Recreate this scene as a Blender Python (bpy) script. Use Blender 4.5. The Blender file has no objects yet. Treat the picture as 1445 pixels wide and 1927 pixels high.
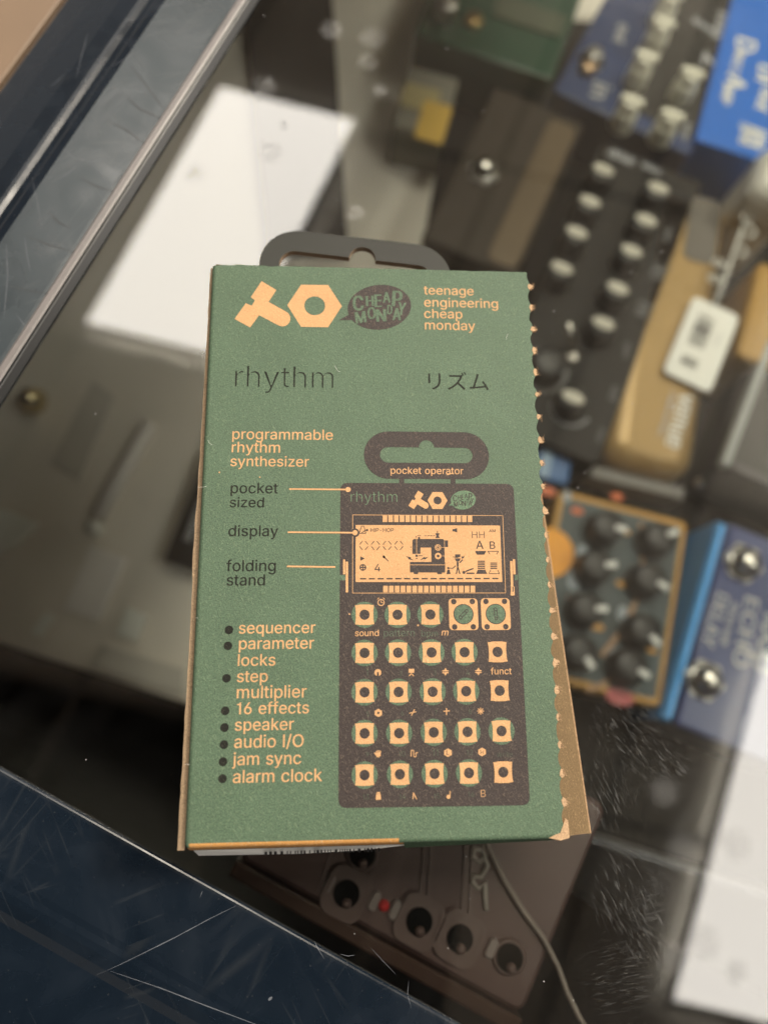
import bpy, math, random
from mathutils import Vector, Matrix
from mathutils.geometry import tessellate_polygon
random.seed(7)
scene = bpy.context.scene
COL = scene.collection

# ------------------------------------------------------------------ camera
CAM = Vector((-0.0081125, -0.03213154, 0.16510422))
RX = Vector((0.9978226702, -0.0124746841, 0.0647634240))
RY = Vector((0.0033509805, -0.9710924114, -0.2386803291))
RZ = Vector((0.0658687313, 0.2383776643, -0.9689362205))
FPX, CX, CY = 1390.0, 722.5, 963.5
cam_data = bpy.data.cameras.new("camera")
cam = bpy.data.objects.new("camera", cam_data)
COL.objects.link(cam)
m3 = Matrix((RX, -RY, -RZ)).transposed()
cam.matrix_world = Matrix.Translation(CAM) @ m3.to_4x4()
cam_data.sensor_fit = 'HORIZONTAL'
cam_data.sensor_width = 36.0
cam_data.lens = 36.0 * FPX / 1445.0
cam_data.clip_start = 0.005
cam_data.clip_end = 50.0
cam_data.dof.use_dof = True
cam_data.dof.focus_distance = 0.149
cam_data.dof.aperture_fstop = 34.63 / 3.2
cam_data.dof.aperture_blades = 0
scene.camera = cam

# ------------------------------------------------------------------ world, exposure
world = bpy.data.worlds.new("World")
scene.world = world
world.use_nodes = True
bg = world.node_tree.nodes["Background"]
bg.inputs[0].default_value = (1.0, 0.93, 0.85, 1)
bg.inputs[1].default_value = 0.42
vs = scene.view_settings
vs.view_transform = 'Standard'
vs.look = 'None'
vs.gamma = 1.0
vs.use_curve_mapping = False
vs.exposure = 0.12
scene.cycles.use_denoising = True
scene.cycles.max_bounces = 10
scene.cycles.transparent_max_bounces = 12
scene.cycles.sample_clamp_indirect = 6.0

CEIL = 2.0          # height of the shop ceiling above the glass


def area_lamp(name, loc, target, w, h, watts, colour):
    L = bpy.data.lights.new(name, 'AREA')
    L.shape = 'RECTANGLE'
    L.size, L.size_y = w, h
    L.energy = watts
    L.color = colour
    o = bpy.data.objects.new(name, L)
    COL.objects.link(o)
    o.location = loc
    o.rotation_euler = (Vector(target) - Vector(loc)).to_track_quat('-Z', 'Y').to_euler()
    return o


WARM = (1.0, 0.90, 0.76)
# area lights added for brightness, placed where the lens sees no mirror image
# ------------------------------------------------------------------ helpers


def P(u, v, z):
    """point of the plane at height z that the photograph shows at pixel (u, v)"""
    d = RX * ((u - CX) / FPX) + RY * ((v - CY) / FPX) + RZ
    return CAM + d * ((z - CAM.z) / d.z)


def M(u, v, H=CEIL):
    """point of the ceiling that the glass mirrors at pixel (u, v)"""
    p = P(u, v, 0)
    d = p - CAM
    d.z = -d.z
    return p + d * (H / d.z)


_a = M(800, 790)
area_lamp("added_area_light", (_a.x, _a.y, CEIL - 0.02), (_a.x, _a.y, 0), 0.55, 0.55, 29, WARM)  # added overhead light, its mirror image hidden behind the box
area_lamp("added_area_light", (1.3, 3.2, 1.95), (0, 0, 0), 0.5, 0.5, 66, WARM)
area_lamp("added_area_light", (2.0, 0.9, 1.95), (0, 0, 0), 0.5, 0.5, 142, WARM)  # added light from the right for the shelf under the glass


def tag(o, label=None, cat=None, group=None, kind=None):
    if label:
        o['label'] = label
    if cat:
        o['category'] = cat
    if group:
        o['group'] = group
    if kind:
        o['kind'] = kind
    return o


def empty(name, loc=(0, 0, 0), rz=0.0):
    o = bpy.data.objects.new(name, None)
    COL.objects.link(o)
    o.empty_display_size = 0.01
    o.location = loc
    o.rotation_euler = (0, 0, rz)
    return o


class MB:
    """collects faces, then links them as ONE mesh object"""

    def __init__(s):
        s.v, s.f, s.m, s.sm = [], [], [], []

    def add(s, verts, faces, mat=0, smooth=False):
        b = len(s.v)
        s.v += [tuple(p) for p in verts]
        for f in faces:
            s.f.append([b + i for i in f])
            s.m.append(mat)
            s.sm.append(smooth)

    def flat(s, loops, z, mat=0, tf=None, split=False):
        """filled outline (holes allowed) lying at height z"""
        if split and len(loops) > 1:
            areas = [sum(l[i - 1][0] * l[i][1] - l[i][0] * l[i - 1][1] for i in range(len(l))) for l in loops]
            sg = areas[max(range(len(loops)), key=lambda i: abs(areas[i]))]
            inner = [l for l, a_ in zip(loops, areas) if a_ * sg < 0]
            outer = [l for l, a_ in zip(loops, areas) if a_ * sg > 0]
            if len(outer) > 1 and all(a_ for a_ in areas):
                for o in outer:
                    s.flat([o] + [l for l in inner if inside(l[0], o)], z, mat, tf)
                return
        L = [[Vector((p[0], p[1], 0)) for p in l] for l in loops]
        tris = tessellate_polygon(L)
        pts = [p for l in L for p in l]
        out = []
        for t in tris:
            a, b, c = (pts[i] for i in t)
            cr = (b - a).cross(c - a).z
            if abs(cr) < 1e-16:
                continue
            out.append(t if cr > 0 else (t[0], t[2], t[1]))
        vv = [(p.x, p.y, z) if tf is None else tf(p.x, p.y) for p in pts]
        s.add(vv, out, mat)

    def ext(s, poly, levels, mat=0, cap_top=True, cap_bot=False, smooth=False, top_mat=None):
        """outline pushed through levels [(z, inset), ...]"""
        n = len(poly)
        rings = []
        for z, ins in levels:
            q = inset(poly, ins) if ins else poly
            rings.append([(p[0], p[1], z) for p in q])
        vv = [p for r in rings for p in r]
        ff = []
        up = levels[-1][0] > levels[0][0]
        for k in range(len(levels) - 1):
            for i in range(n):
                j = (i + 1) % n
                q = [k * n + i, k * n + j, (k + 1) * n + j, (k + 1) * n + i]
                ff.append(q if up else q[::-1])
        s.add(vv, ff, mat, smooth)
        if cap_top:
            s.add(rings[-1], [list(range(n))], mat if top_mat is None else top_mat)
        if cap_bot:
            s.add(rings[0], [list(range(n))[::-1]], mat)

    def lathe(s, prof, n=28, c=(0, 0, 0), mat=0, smooth=True):
        vv = []
        for r, z in prof:
            for i in range(n):
                a = 2 * math.pi * i / n
                vv.append((c[0] + r * math.cos(a), c[1] + r * math.sin(a), c[2] + z))
        ff = []
        for k in range(len(prof) - 1):
            for i in range(n):
                j = (i + 1) % n
                ff.append([k * n + i, k * n + j, (k + 1) * n + j, (k + 1) * n + i])
        s.add(vv, ff, mat, smooth)
        s.add(vv[-n:], [list(range(n))], mat)

    def tube(s, pts, r, n=8, mat=0):
        pts = [Vector(p) for p in pts]
        vv = []
        for k, p in enumerate(pts):
            t = (pts[min(k + 1, len(pts) - 1)] - pts[max(k - 1, 0)]).normalized()
            a = t.cross(Vector((0, 0, 1)))
            if a.length < 1e-4:
                a = Vector((1, 0, 0))
            a.normalize()
            b = a.cross(t)
            rr = r[k] if isinstance(r, (list, tuple)) else r
            for i in range(n):
                th = 2 * math.pi * i / n
                vv.append(p + a * (rr * math.cos(th)) + b * (rr * math.sin(th)))
        ff = []
        for k in range(len(pts) - 1):
            for i in range(n):
                j = (i + 1) % n
                ff.append([k * n + i, (k + 1) * n + i, (k + 1) * n + j, k * n + j])
        ff.append(list(range(n)))
        ff.append([(len(pts) - 1) * n + i for i in range(n)][::-1])
        s.add(vv, ff, mat, True)

    def build(s, name, mats, parent=None, label=None):
        me = bpy.data.meshes.new(name)
        me.from_pydata(s.v, [], s.f)
        for mt in (mats if isinstance(mats, (list, tuple)) else [mats]):
            me.materials.append(mt)
        me.polygons.foreach_set('material_index', s.m)
        me.polygons.foreach_set('use_smooth', s.sm)
        me.update()
        o = bpy.data.objects.new(name, me)
        COL.objects.link(o)
        if parent is not None:
            o.parent = parent
        if label:
            o['label'] = label
        return o


def inside(p, poly):
    c = False
    for i in range(len(poly)):
        a, b = poly[i - 1], poly[i]
        if (a[1] > p[1]) != (b[1] > p[1]) and p[0] < a[0] + (p[1] - a[1]) / (b[1] - a[1]) * (b[0] - a[0]):
            c = not c
    return c


def inset(poly, d):
    n = len(poly)
    out = []
    for i in range(n):
        a, b, c = Vector(poly[i - 1][:2]), Vector(poly[i][:2]), Vector(poly[(i + 1) % n][:2])
        e1, e2 = (b - a), (c - b)
        e1 = e1.normalized() if e1.length > 1e-12 else e2.normalized()
        e2 = e2.normalized() if e2.length > 1e-12 else e1
        n1, n2 = Vector((-e1.y, e1.x)), Vector((-e2.y, e2.x))
        nn = n1 + n2
        if nn.length < 1e-6:
            nn = n1
        nn.normalize()
        k = max(0.4, nn.dot(n1))
        out.append(tuple(b + nn * (d / k)))
    return out


def rrect(cx, cy, w, h, r, n=5):
    r = min(r, w / 2 - 1e-6, h / 2 - 1e-6)
    out = []
    for sx, sy, a0 in ((1, -1, -90), (1, 1, 0), (-1, 1, 90), (-1, -1, 180)):
        ox, oy = cx + sx * (w / 2 - r), cy + sy * (h / 2 - r)
        for i in range(n + 1):
            a = math.radians(a0 + 90 * i / n)
            out.append((ox + r * math.cos(a), oy + r * math.sin(a)))
    return out


def circ(cx, cy, r, n=28, ry=None, a0=0.0):
    ry = r if ry is None else ry
    return [(cx + r * math.cos(a0 + 2 * math.pi * i / n), cy + ry * math.sin(a0 + 2 * math.pi * i / n)) for i in range(n)]


def stroke(a, b, w):
    """a straight line of width w as an outline"""
    a, b = Vector(a[:2]), Vector(b[:2])
    d = (b - a).normalized()
    nn = Vector((-d.y, d.x)) * (w / 2)
    return [tuple(a - nn), tuple(b - nn), tuple(b + nn), tuple(a + nn)]


# ------------------------------------------------------------------ lettering (outlines of a plain grotesque)
# glyph table: advance, then outlines as x, y, x, y ... in thousandths of an em
GLYPHS = {
 '-': (453, [[114, 188, 334, 187, 337, 188, 338, 193, 338, 240, 336, 243, 332, 244, 117, 244, 114, 242, 113, 238, 113, 193]]),
 '.': (188, [[81, -2, 107, -3, 120, 3, 135, 17, 140, 31, 141, 48, 133, 68, 122, 79, 105, 86, 90, 87, 70, 79, 58, 68, 51, 56, 51, 31, 54, 21, 65, 7]]),
 '/': (249, [[16, -76, 67, -78, 72, -71, 225, 494, 233, 526, 232, 532, 182, 532, 176, 526, 21, -49, 16, -71]]),
 '0': (453, [[197, -4, 253, -5, 278, 0, 310, 15, 330, 30, 344, 43, 366, 73, 383, 111, 396, 156, 404, 206, 404, 301, 401, 323, 388, 383, 373, 421, 360, 444, 341, 468, 331, 478, 310, 494, 290, 504, 253, 514, 203, 514, 185, 511, 163, 504, 148, 496, 113, 469, 100, 453, 82, 426, 67, 391, 59, 363, 49, 303, 49, 208, 51, 198, 52, 183, 62, 133, 75, 98, 87, 73, 97, 58, 107, 46, 123, 30, 143, 15, 163, 5, 175, 0], [213, 50, 193, 55, 168, 70, 150, 87, 132, 118, 122, 146, 112, 198, 111, 216, 109, 226, 109, 283, 111, 291, 114, 328, 122, 363, 135, 396, 150, 421, 170, 441, 193, 454, 213, 459, 240, 459, 260, 454, 285, 439, 303, 421, 313, 406, 323, 386, 336, 343, 341, 311, 342, 291, 344, 281, 344, 226, 342, 218, 339, 181, 331, 146, 321, 118, 303, 87, 284, 68, 260, 55, 238, 50]]),
 '1': (300, [[150, 0, 213, 0, 213, 509, 158, 509, 150, 455, 50, 440, 50, 390, 150, 395]]),
 '2': (453, [[64, 3, 384, 1, 388, 3, 390, 5, 390, 50, 389, 55, 386, 56, 159, 56, 155, 57, 154, 60, 176, 86, 280, 192, 318, 235, 344, 269, 362, 298, 377, 335, 380, 353, 380, 395, 374, 418, 369, 431, 354, 455, 341, 471, 324, 486, 300, 500, 279, 508, 256, 514, 244, 514, 236, 516, 214, 516, 206, 514, 194, 514, 171, 508, 141, 496, 116, 479, 91, 451, 79, 429, 73, 415, 68, 392, 65, 373, 66, 363, 71, 361, 124, 361, 127, 365, 128, 380, 134, 404, 146, 426, 161, 440, 184, 453, 204, 459, 244, 459, 256, 456, 285, 442, 296, 432, 307, 420, 314, 405, 320, 385, 320, 360, 314, 335, 302, 310, 273, 270, 66, 51, 63, 40, 63, 8]]),
 '3': (453, [[182, -4, 249, -5, 276, 0, 304, 10, 334, 28, 356, 47, 372, 68, 384, 93, 392, 126, 392, 163, 387, 188, 379, 208, 360, 238, 334, 261, 296, 281, 261, 289, 229, 290, 226, 291, 226, 293, 233, 303, 267, 341, 371, 460, 372, 503, 371, 508, 369, 509, 76, 509, 72, 508, 70, 506, 70, 458, 71, 454, 74, 452, 281, 452, 285, 451, 286, 449, 277, 436, 159, 301, 157, 253, 159, 249, 161, 247, 229, 247, 254, 241, 284, 229, 294, 222, 310, 206, 317, 196, 324, 178, 330, 151, 330, 141, 327, 123, 322, 106, 309, 85, 289, 68, 259, 55, 229, 49, 206, 50, 189, 52, 169, 58, 149, 68, 137, 76, 121, 96, 113, 111, 108, 131, 51, 132, 47, 131, 45, 128, 45, 116, 51, 93, 57, 78, 74, 52, 90, 36, 104, 25, 131, 10, 151, 3]]),
 '4': (453, [[283, 3, 337, 1, 342, 3, 343, 100, 345, 105, 407, 106, 412, 108, 413, 110, 413, 158, 412, 162, 350, 164, 345, 165, 344, 168, 343, 312, 342, 318, 287, 319, 283, 318, 281, 315, 281, 170, 279, 165, 115, 164, 110, 165, 110, 168, 308, 505, 308, 507, 305, 509, 252, 509, 247, 507, 242, 500, 42, 162, 38, 155, 38, 112, 40, 108, 45, 106, 277, 106, 280, 105, 281, 100, 281, 8]]),
 '5': (453, [[188, -4, 247, -6, 265, -2, 282, 3, 302, 11, 330, 30, 357, 57, 368, 73, 378, 93, 388, 128, 391, 148, 391, 181, 388, 198, 380, 228, 363, 263, 353, 276, 327, 302, 302, 318, 270, 329, 237, 334, 222, 334, 200, 331, 167, 321, 137, 303, 135, 304, 149, 443, 152, 450, 157, 452, 362, 452, 365, 454, 366, 458, 366, 503, 365, 508, 362, 509, 102, 509, 98, 508, 96, 506, 91, 473, 91, 458, 89, 451, 88, 436, 86, 428, 86, 413, 84, 406, 78, 346, 71, 293, 71, 278, 69, 271, 70, 254, 110, 247, 127, 247, 155, 264, 187, 274, 202, 277, 230, 277, 247, 274, 272, 264, 298, 243, 315, 218, 326, 188, 328, 153, 323, 126, 315, 106, 303, 88, 286, 71, 257, 55, 245, 52, 232, 50, 210, 50, 185, 55, 160, 68, 139, 88, 132, 98, 124, 118, 123, 126, 120, 129, 67, 129, 62, 128, 61, 113, 69, 86, 79, 66, 95, 44, 117, 25, 132, 15, 160, 3]]),
 '6': (453, [[195, -4, 254, -5, 291, 5, 316, 18, 339, 35, 357, 56, 376, 90, 385, 116, 390, 148, 390, 163, 384, 203, 377, 226, 367, 246, 352, 266, 339, 279, 326, 289, 304, 301, 269, 312, 251, 314, 224, 314, 209, 311, 184, 302, 181, 301, 181, 303, 317, 501, 319, 506, 319, 508, 316, 509, 259, 509, 251, 506, 120, 316, 85, 253, 78, 236, 67, 201, 65, 186, 65, 133, 75, 93, 88, 68, 100, 51, 126, 25, 141, 15, 161, 5], [206, 50, 189, 55, 165, 68, 150, 83, 138, 101, 128, 128, 125, 146, 125, 171, 127, 186, 133, 203, 140, 218, 147, 228, 169, 249, 189, 259, 209, 264, 244, 264, 264, 259, 284, 249, 307, 226, 319, 204, 324, 188, 327, 173, 327, 141, 324, 126, 314, 101, 302, 83, 287, 68, 264, 55, 244, 50]]),
 '7': (453, [[100, 3, 160, 1, 165, 2, 168, 5, 390, 448, 391, 502, 389, 507, 67, 509, 62, 507, 61, 458, 62, 453, 65, 451, 317, 451, 321, 450, 322, 448, 101, 10, 99, 5]]),
 '8': (453, [[191, -4, 259, -5, 287, 0, 329, 18, 357, 37, 372, 52, 382, 68, 392, 88, 401, 118, 401, 148, 398, 166, 385, 201, 367, 226, 357, 237, 337, 251, 305, 266, 307, 268, 327, 278, 347, 293, 360, 308, 372, 331, 381, 361, 381, 401, 375, 423, 370, 436, 357, 456, 330, 483, 299, 501, 279, 509, 254, 514, 202, 514, 184, 512, 152, 501, 129, 489, 119, 482, 98, 461, 86, 443, 79, 428, 71, 398, 71, 366, 73, 351, 79, 333, 89, 313, 96, 303, 112, 287, 129, 275, 147, 268, 149, 266, 119, 254, 102, 242, 81, 221, 66, 198, 56, 173, 53, 158, 53, 113, 59, 91, 78, 56, 102, 32, 114, 23, 157, 3], [204, 50, 189, 53, 157, 65, 147, 72, 131, 88, 121, 106, 116, 126, 116, 153, 121, 173, 126, 183, 142, 204, 157, 216, 177, 226, 207, 234, 247, 234, 269, 229, 282, 224, 304, 209, 317, 196, 330, 173, 336, 156, 336, 123, 330, 103, 321, 88, 304, 72, 279, 58, 247, 50], [212, 290, 197, 293, 184, 298, 169, 305, 153, 318, 141, 336, 136, 348, 133, 361, 133, 391, 136, 403, 146, 423, 167, 444, 197, 457, 212, 459, 244, 459, 277, 449, 294, 437, 302, 429, 315, 406, 318, 393, 318, 358, 312, 341, 302, 322, 292, 312, 274, 300, 254, 293, 239, 290]]),
 '9': (453, [[135, 3, 196, 1, 204, 4, 332, 192, 367, 255, 382, 295, 387, 320, 390, 355, 384, 392, 372, 428, 356, 453, 339, 474, 304, 498, 271, 511, 236, 516, 216, 516, 181, 511, 149, 498, 128, 485, 105, 465, 88, 442, 75, 418, 68, 395, 65, 377, 65, 325, 70, 298, 93, 252, 119, 226, 136, 214, 151, 207, 189, 196, 224, 194, 251, 199, 269, 206, 271, 207, 271, 205, 145, 22, 135, 8], [209, 244, 179, 254, 161, 266, 149, 279, 134, 306, 128, 322, 125, 342, 125, 363, 128, 380, 137, 405, 150, 425, 162, 438, 174, 446, 194, 456, 229, 461, 249, 458, 271, 451, 286, 441, 305, 422, 317, 402, 324, 382, 327, 368, 327, 335, 319, 305, 312, 290, 305, 280, 287, 262, 269, 252, 254, 246, 239, 244]]),
 'A': (480, [[20, 3, 79, 1, 86, 4, 133, 138, 134, 140, 139, 141, 341, 141, 347, 135, 394, 4, 401, 1, 460, 3, 459, 10, 447, 45, 276, 507, 206, 509, 202, 507, 200, 505, 23, 20, 19, 5], [159, 199, 156, 202, 158, 210, 217, 382, 236, 448, 239, 450, 247, 430, 286, 305, 322, 202, 321, 200, 316, 199]]),
 'B': (456, [[60, 3, 283, 1, 300, 4, 338, 14, 358, 24, 383, 44, 401, 68, 413, 98, 419, 132, 414, 175, 406, 198, 391, 220, 371, 240, 350, 253, 338, 258, 318, 262, 315, 265, 318, 268, 335, 274, 358, 287, 379, 308, 391, 328, 399, 365, 396, 400, 388, 428, 383, 438, 368, 461, 355, 474, 338, 486, 305, 501, 263, 509, 65, 509, 60, 507, 59, 8], [128, 56, 125, 58, 124, 62, 124, 225, 125, 230, 258, 231, 275, 229, 295, 223, 318, 211, 336, 192, 343, 182, 351, 168, 356, 140, 353, 118, 343, 95, 334, 82, 315, 70, 280, 59, 265, 59, 258, 56], [128, 286, 125, 288, 124, 292, 124, 445, 125, 450, 260, 451, 285, 446, 300, 438, 316, 425, 326, 412, 333, 395, 336, 380, 336, 363, 333, 348, 326, 330, 319, 320, 305, 306, 295, 299, 285, 294, 258, 286]]),
 'C': (510, [[232, -4, 295, -6, 313, -3, 350, 8, 380, 23, 408, 42, 429, 63, 438, 75, 448, 91, 461, 116, 471, 151, 471, 156, 468, 159, 408, 158, 401, 136, 393, 121, 381, 103, 361, 83, 330, 65, 295, 55, 280, 54, 270, 52, 240, 55, 218, 60, 185, 75, 165, 90, 152, 103, 132, 131, 122, 151, 110, 188, 104, 223, 104, 286, 109, 316, 117, 346, 132, 378, 153, 407, 163, 417, 185, 434, 218, 449, 240, 454, 260, 455, 270, 457, 308, 451, 330, 444, 345, 436, 363, 424, 379, 408, 396, 383, 408, 351, 465, 349, 470, 351, 471, 353, 471, 361, 463, 386, 448, 418, 429, 446, 408, 467, 380, 486, 355, 499, 335, 506, 298, 514, 238, 514, 208, 509, 163, 491, 134, 473, 118, 459, 107, 448, 87, 423, 63, 379, 52, 348, 42, 296, 42, 216, 44, 196, 52, 161, 62, 131, 77, 101, 104, 63, 123, 45, 135, 35, 158, 20, 178, 10, 208, 0]]),
 'D': (502, [[60, 3, 255, 1, 308, 12, 328, 19, 353, 32, 376, 48, 399, 68, 423, 100, 433, 118, 446, 148, 459, 202, 459, 218, 461, 228, 461, 282, 456, 322, 446, 363, 433, 392, 423, 410, 396, 445, 358, 476, 315, 496, 295, 501, 250, 509, 65, 509, 60, 507, 59, 8], [128, 56, 125, 58, 124, 62, 124, 448, 125, 450, 130, 451, 248, 451, 278, 446, 300, 438, 328, 422, 356, 397, 371, 377, 388, 338, 396, 302, 396, 290, 399, 282, 399, 230, 394, 195, 388, 173, 381, 152, 365, 124, 356, 112, 338, 94, 320, 82, 288, 67, 253, 59, 235, 59, 228, 56]]),
 'E': (419, [[60, 3, 370, 1, 375, 3, 376, 50, 375, 55, 373, 56, 130, 56, 125, 57, 124, 62, 124, 222, 125, 228, 350, 229, 355, 230, 356, 235, 356, 280, 355, 285, 353, 286, 125, 288, 124, 292, 125, 450, 130, 451, 368, 451, 370, 453, 371, 458, 371, 502, 370, 507, 65, 509, 60, 507, 59, 8]]),
 'H': (517, [[60, 3, 118, 1, 122, 3, 124, 5, 124, 225, 125, 230, 130, 231, 390, 230, 391, 225, 392, 5, 393, 3, 398, 1, 450, 1, 455, 3, 456, 502, 455, 507, 398, 509, 393, 507, 392, 505, 391, 295, 390, 290, 385, 289, 125, 290, 124, 295, 124, 505, 122, 507, 118, 509, 65, 509, 60, 507, 59, 8]]),
 'I': (178, [[57, 0, 121, 0, 121, 509, 57, 509]]),
 'L': (393, [[60, 3, 355, 1, 360, 3, 361, 5, 361, 50, 360, 55, 358, 56, 130, 56, 125, 57, 124, 60, 124, 502, 123, 507, 120, 509, 65, 509, 60, 507, 59, 505, 59, 8]]),
 'M': (628, [[60, 3, 115, 1, 120, 3, 121, 5, 120, 426, 123, 425, 126, 418, 165, 305, 282, 10, 287, 3, 293, 1, 338, 1, 342, 3, 344, 5, 448, 270, 481, 358, 500, 415, 503, 423, 505, 424, 506, 373, 504, 360, 504, 5, 505, 3, 510, 1, 567, 3, 569, 8, 568, 507, 563, 509, 483, 509, 478, 508, 475, 505, 352, 188, 318, 82, 315, 78, 312, 80, 276, 192, 153, 505, 150, 508, 145, 509, 60, 507, 59, 502, 59, 8]]),
 'N': (523, [[60, 3, 118, 1, 122, 3, 124, 5, 124, 370, 121, 382, 123, 421, 125, 420, 133, 408, 197, 298, 384, 5, 393, 1, 458, 1, 463, 3, 464, 502, 462, 507, 405, 509, 400, 507, 399, 505, 399, 128, 401, 115, 400, 89, 395, 92, 353, 168, 139, 505, 130, 509, 65, 509, 60, 507, 59, 8]]),
 'O': (533, [[232, -4, 298, -5, 335, 3, 355, 10, 380, 23, 408, 42, 431, 66, 443, 80, 453, 96, 468, 126, 481, 158, 491, 211, 492, 241, 494, 258, 492, 268, 491, 296, 486, 328, 471, 378, 448, 421, 429, 446, 417, 458, 388, 481, 343, 504, 298, 514, 238, 514, 208, 509, 165, 493, 130, 469, 109, 451, 88, 424, 75, 403, 60, 371, 52, 348, 44, 313, 42, 291, 42, 216, 44, 196, 52, 161, 62, 131, 77, 101, 93, 77, 107, 61, 135, 35, 178, 10, 208, 0], [260, 53, 240, 55, 218, 60, 185, 75, 165, 90, 142, 116, 132, 131, 120, 156, 109, 191, 104, 223, 104, 283, 110, 318, 122, 358, 132, 378, 154, 408, 178, 429, 205, 444, 240, 454, 260, 455, 268, 457, 275, 455, 293, 454, 315, 449, 348, 434, 365, 422, 384, 403, 393, 391, 413, 353, 418, 341, 426, 308, 429, 288, 429, 221, 423, 186, 408, 143, 385, 107, 368, 89, 348, 75, 323, 63, 293, 55]]),
 'P': (445, [[60, 3, 118, 1, 122, 3, 124, 5, 124, 180, 125, 185, 263, 186, 303, 194, 333, 207, 358, 225, 371, 238, 386, 257, 396, 277, 403, 300, 409, 330, 409, 363, 406, 382, 396, 418, 386, 438, 368, 461, 340, 483, 315, 496, 300, 501, 278, 506, 265, 506, 258, 509, 65, 509, 60, 507, 59, 8], [128, 241, 125, 243, 124, 248, 124, 445, 125, 450, 258, 451, 273, 448, 293, 441, 303, 435, 321, 420, 331, 405, 341, 382, 344, 368, 344, 328, 338, 305, 331, 290, 323, 277, 313, 266, 283, 249, 260, 244, 240, 244, 230, 241]]),
 'R': (449, [[60, 3, 118, 1, 122, 3, 124, 5, 124, 192, 125, 198, 130, 199, 245, 198, 256, 182, 353, 3, 358, 1, 423, 3, 423, 8, 413, 28, 316, 205, 318, 210, 343, 222, 361, 235, 378, 252, 388, 267, 398, 288, 409, 330, 409, 375, 403, 402, 396, 422, 388, 438, 374, 458, 363, 469, 343, 483, 318, 496, 303, 501, 260, 509, 65, 509, 60, 507, 59, 8], [128, 256, 125, 258, 124, 262, 124, 445, 125, 450, 258, 451, 275, 448, 291, 442, 313, 431, 324, 420, 333, 405, 341, 387, 346, 353, 344, 345, 344, 330, 338, 310, 331, 295, 320, 281, 308, 272, 293, 264, 263, 256]]),
 'S': (447, [[184, -6, 256, -8, 276, -5, 306, 3, 338, 18, 356, 30, 381, 56, 399, 86, 407, 116, 407, 131, 409, 139, 407, 146, 407, 164, 401, 184, 391, 204, 366, 232, 346, 247, 311, 264, 283, 274, 203, 296, 167, 309, 143, 322, 125, 341, 120, 349, 115, 369, 115, 381, 120, 404, 126, 414, 137, 429, 151, 439, 171, 449, 201, 457, 251, 457, 273, 452, 296, 442, 306, 435, 324, 416, 334, 396, 337, 381, 341, 378, 399, 379, 399, 396, 391, 424, 384, 439, 368, 460, 353, 475, 328, 492, 301, 504, 271, 512, 251, 515, 203, 515, 183, 512, 146, 502, 121, 489, 91, 467, 75, 449, 60, 421, 52, 389, 52, 359, 60, 326, 76, 300, 95, 281, 118, 266, 156, 248, 248, 222, 291, 207, 321, 190, 334, 176, 341, 164, 344, 154, 344, 124, 339, 106, 329, 91, 316, 77, 296, 64, 273, 56, 248, 50, 201, 50, 176, 56, 151, 66, 133, 77, 123, 89, 113, 104, 108, 116, 104, 134, 101, 137, 46, 137, 41, 136, 40, 121, 50, 84, 63, 60, 83, 37, 106, 21, 136, 6, 171, -4]]),
 'T': (449, [[195, 3, 249, 1, 254, 3, 255, 5, 256, 448, 257, 450, 262, 451, 414, 451, 417, 453, 418, 458, 418, 502, 417, 507, 414, 509, 37, 509, 32, 507, 31, 505, 31, 458, 32, 453, 34, 451, 187, 451, 191, 450, 193, 448, 193, 8]]),
 'U': (517, [[221, -6, 293, -7, 330, 1, 350, 9, 370, 19, 398, 38, 418, 59, 441, 94, 451, 122, 456, 152, 456, 502, 455, 506, 453, 508, 400, 508, 395, 507, 394, 504, 394, 184, 391, 174, 391, 154, 383, 127, 373, 107, 364, 94, 350, 81, 333, 69, 310, 59, 288, 53, 273, 53, 263, 51, 230, 53, 208, 59, 185, 69, 168, 81, 151, 97, 135, 124, 127, 149, 124, 169, 124, 504, 122, 507, 118, 508, 65, 508, 60, 507, 59, 504, 59, 179, 61, 169, 61, 144, 67, 119, 85, 79, 99, 59, 123, 36, 148, 19, 168, 9, 188, 1]]),
 'V': (480, [[204, 3, 274, 1, 281, 8, 452, 477, 462, 505, 459, 508, 401, 509, 396, 508, 393, 505, 303, 248, 261, 120, 249, 80, 241, 61, 239, 62, 236, 70, 224, 110, 187, 222, 86, 504, 84, 507, 79, 509, 24, 509, 19, 507, 18, 502, 28, 475, 186, 48]]),
 'W': (686, [[156, 3, 224, 1, 229, 2, 232, 5, 319, 328, 341, 426, 345, 425, 353, 382, 371, 310, 453, 8, 456, 3, 461, 1, 529, 3, 532, 5, 544, 50, 667, 497, 667, 507, 609, 509, 604, 507, 603, 505, 526, 210, 494, 71, 491, 72, 467, 178, 380, 505, 378, 507, 374, 509, 307, 507, 226, 205, 208, 132, 197, 78, 194, 71, 190, 75, 180, 128, 159, 212, 83, 505, 81, 507, 76, 509, 19, 507, 18, 500, 148, 22, 153, 5]]),
 'Y': (472, [[204, 3, 261, 1, 266, 3, 268, 208, 447, 495, 452, 505, 451, 508, 386, 509, 379, 506, 268, 325, 239, 270, 236, 267, 233, 270, 197, 338, 91, 507, 86, 509, 20, 507, 19, 505, 31, 485, 202, 210, 203, 8]]),
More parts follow.
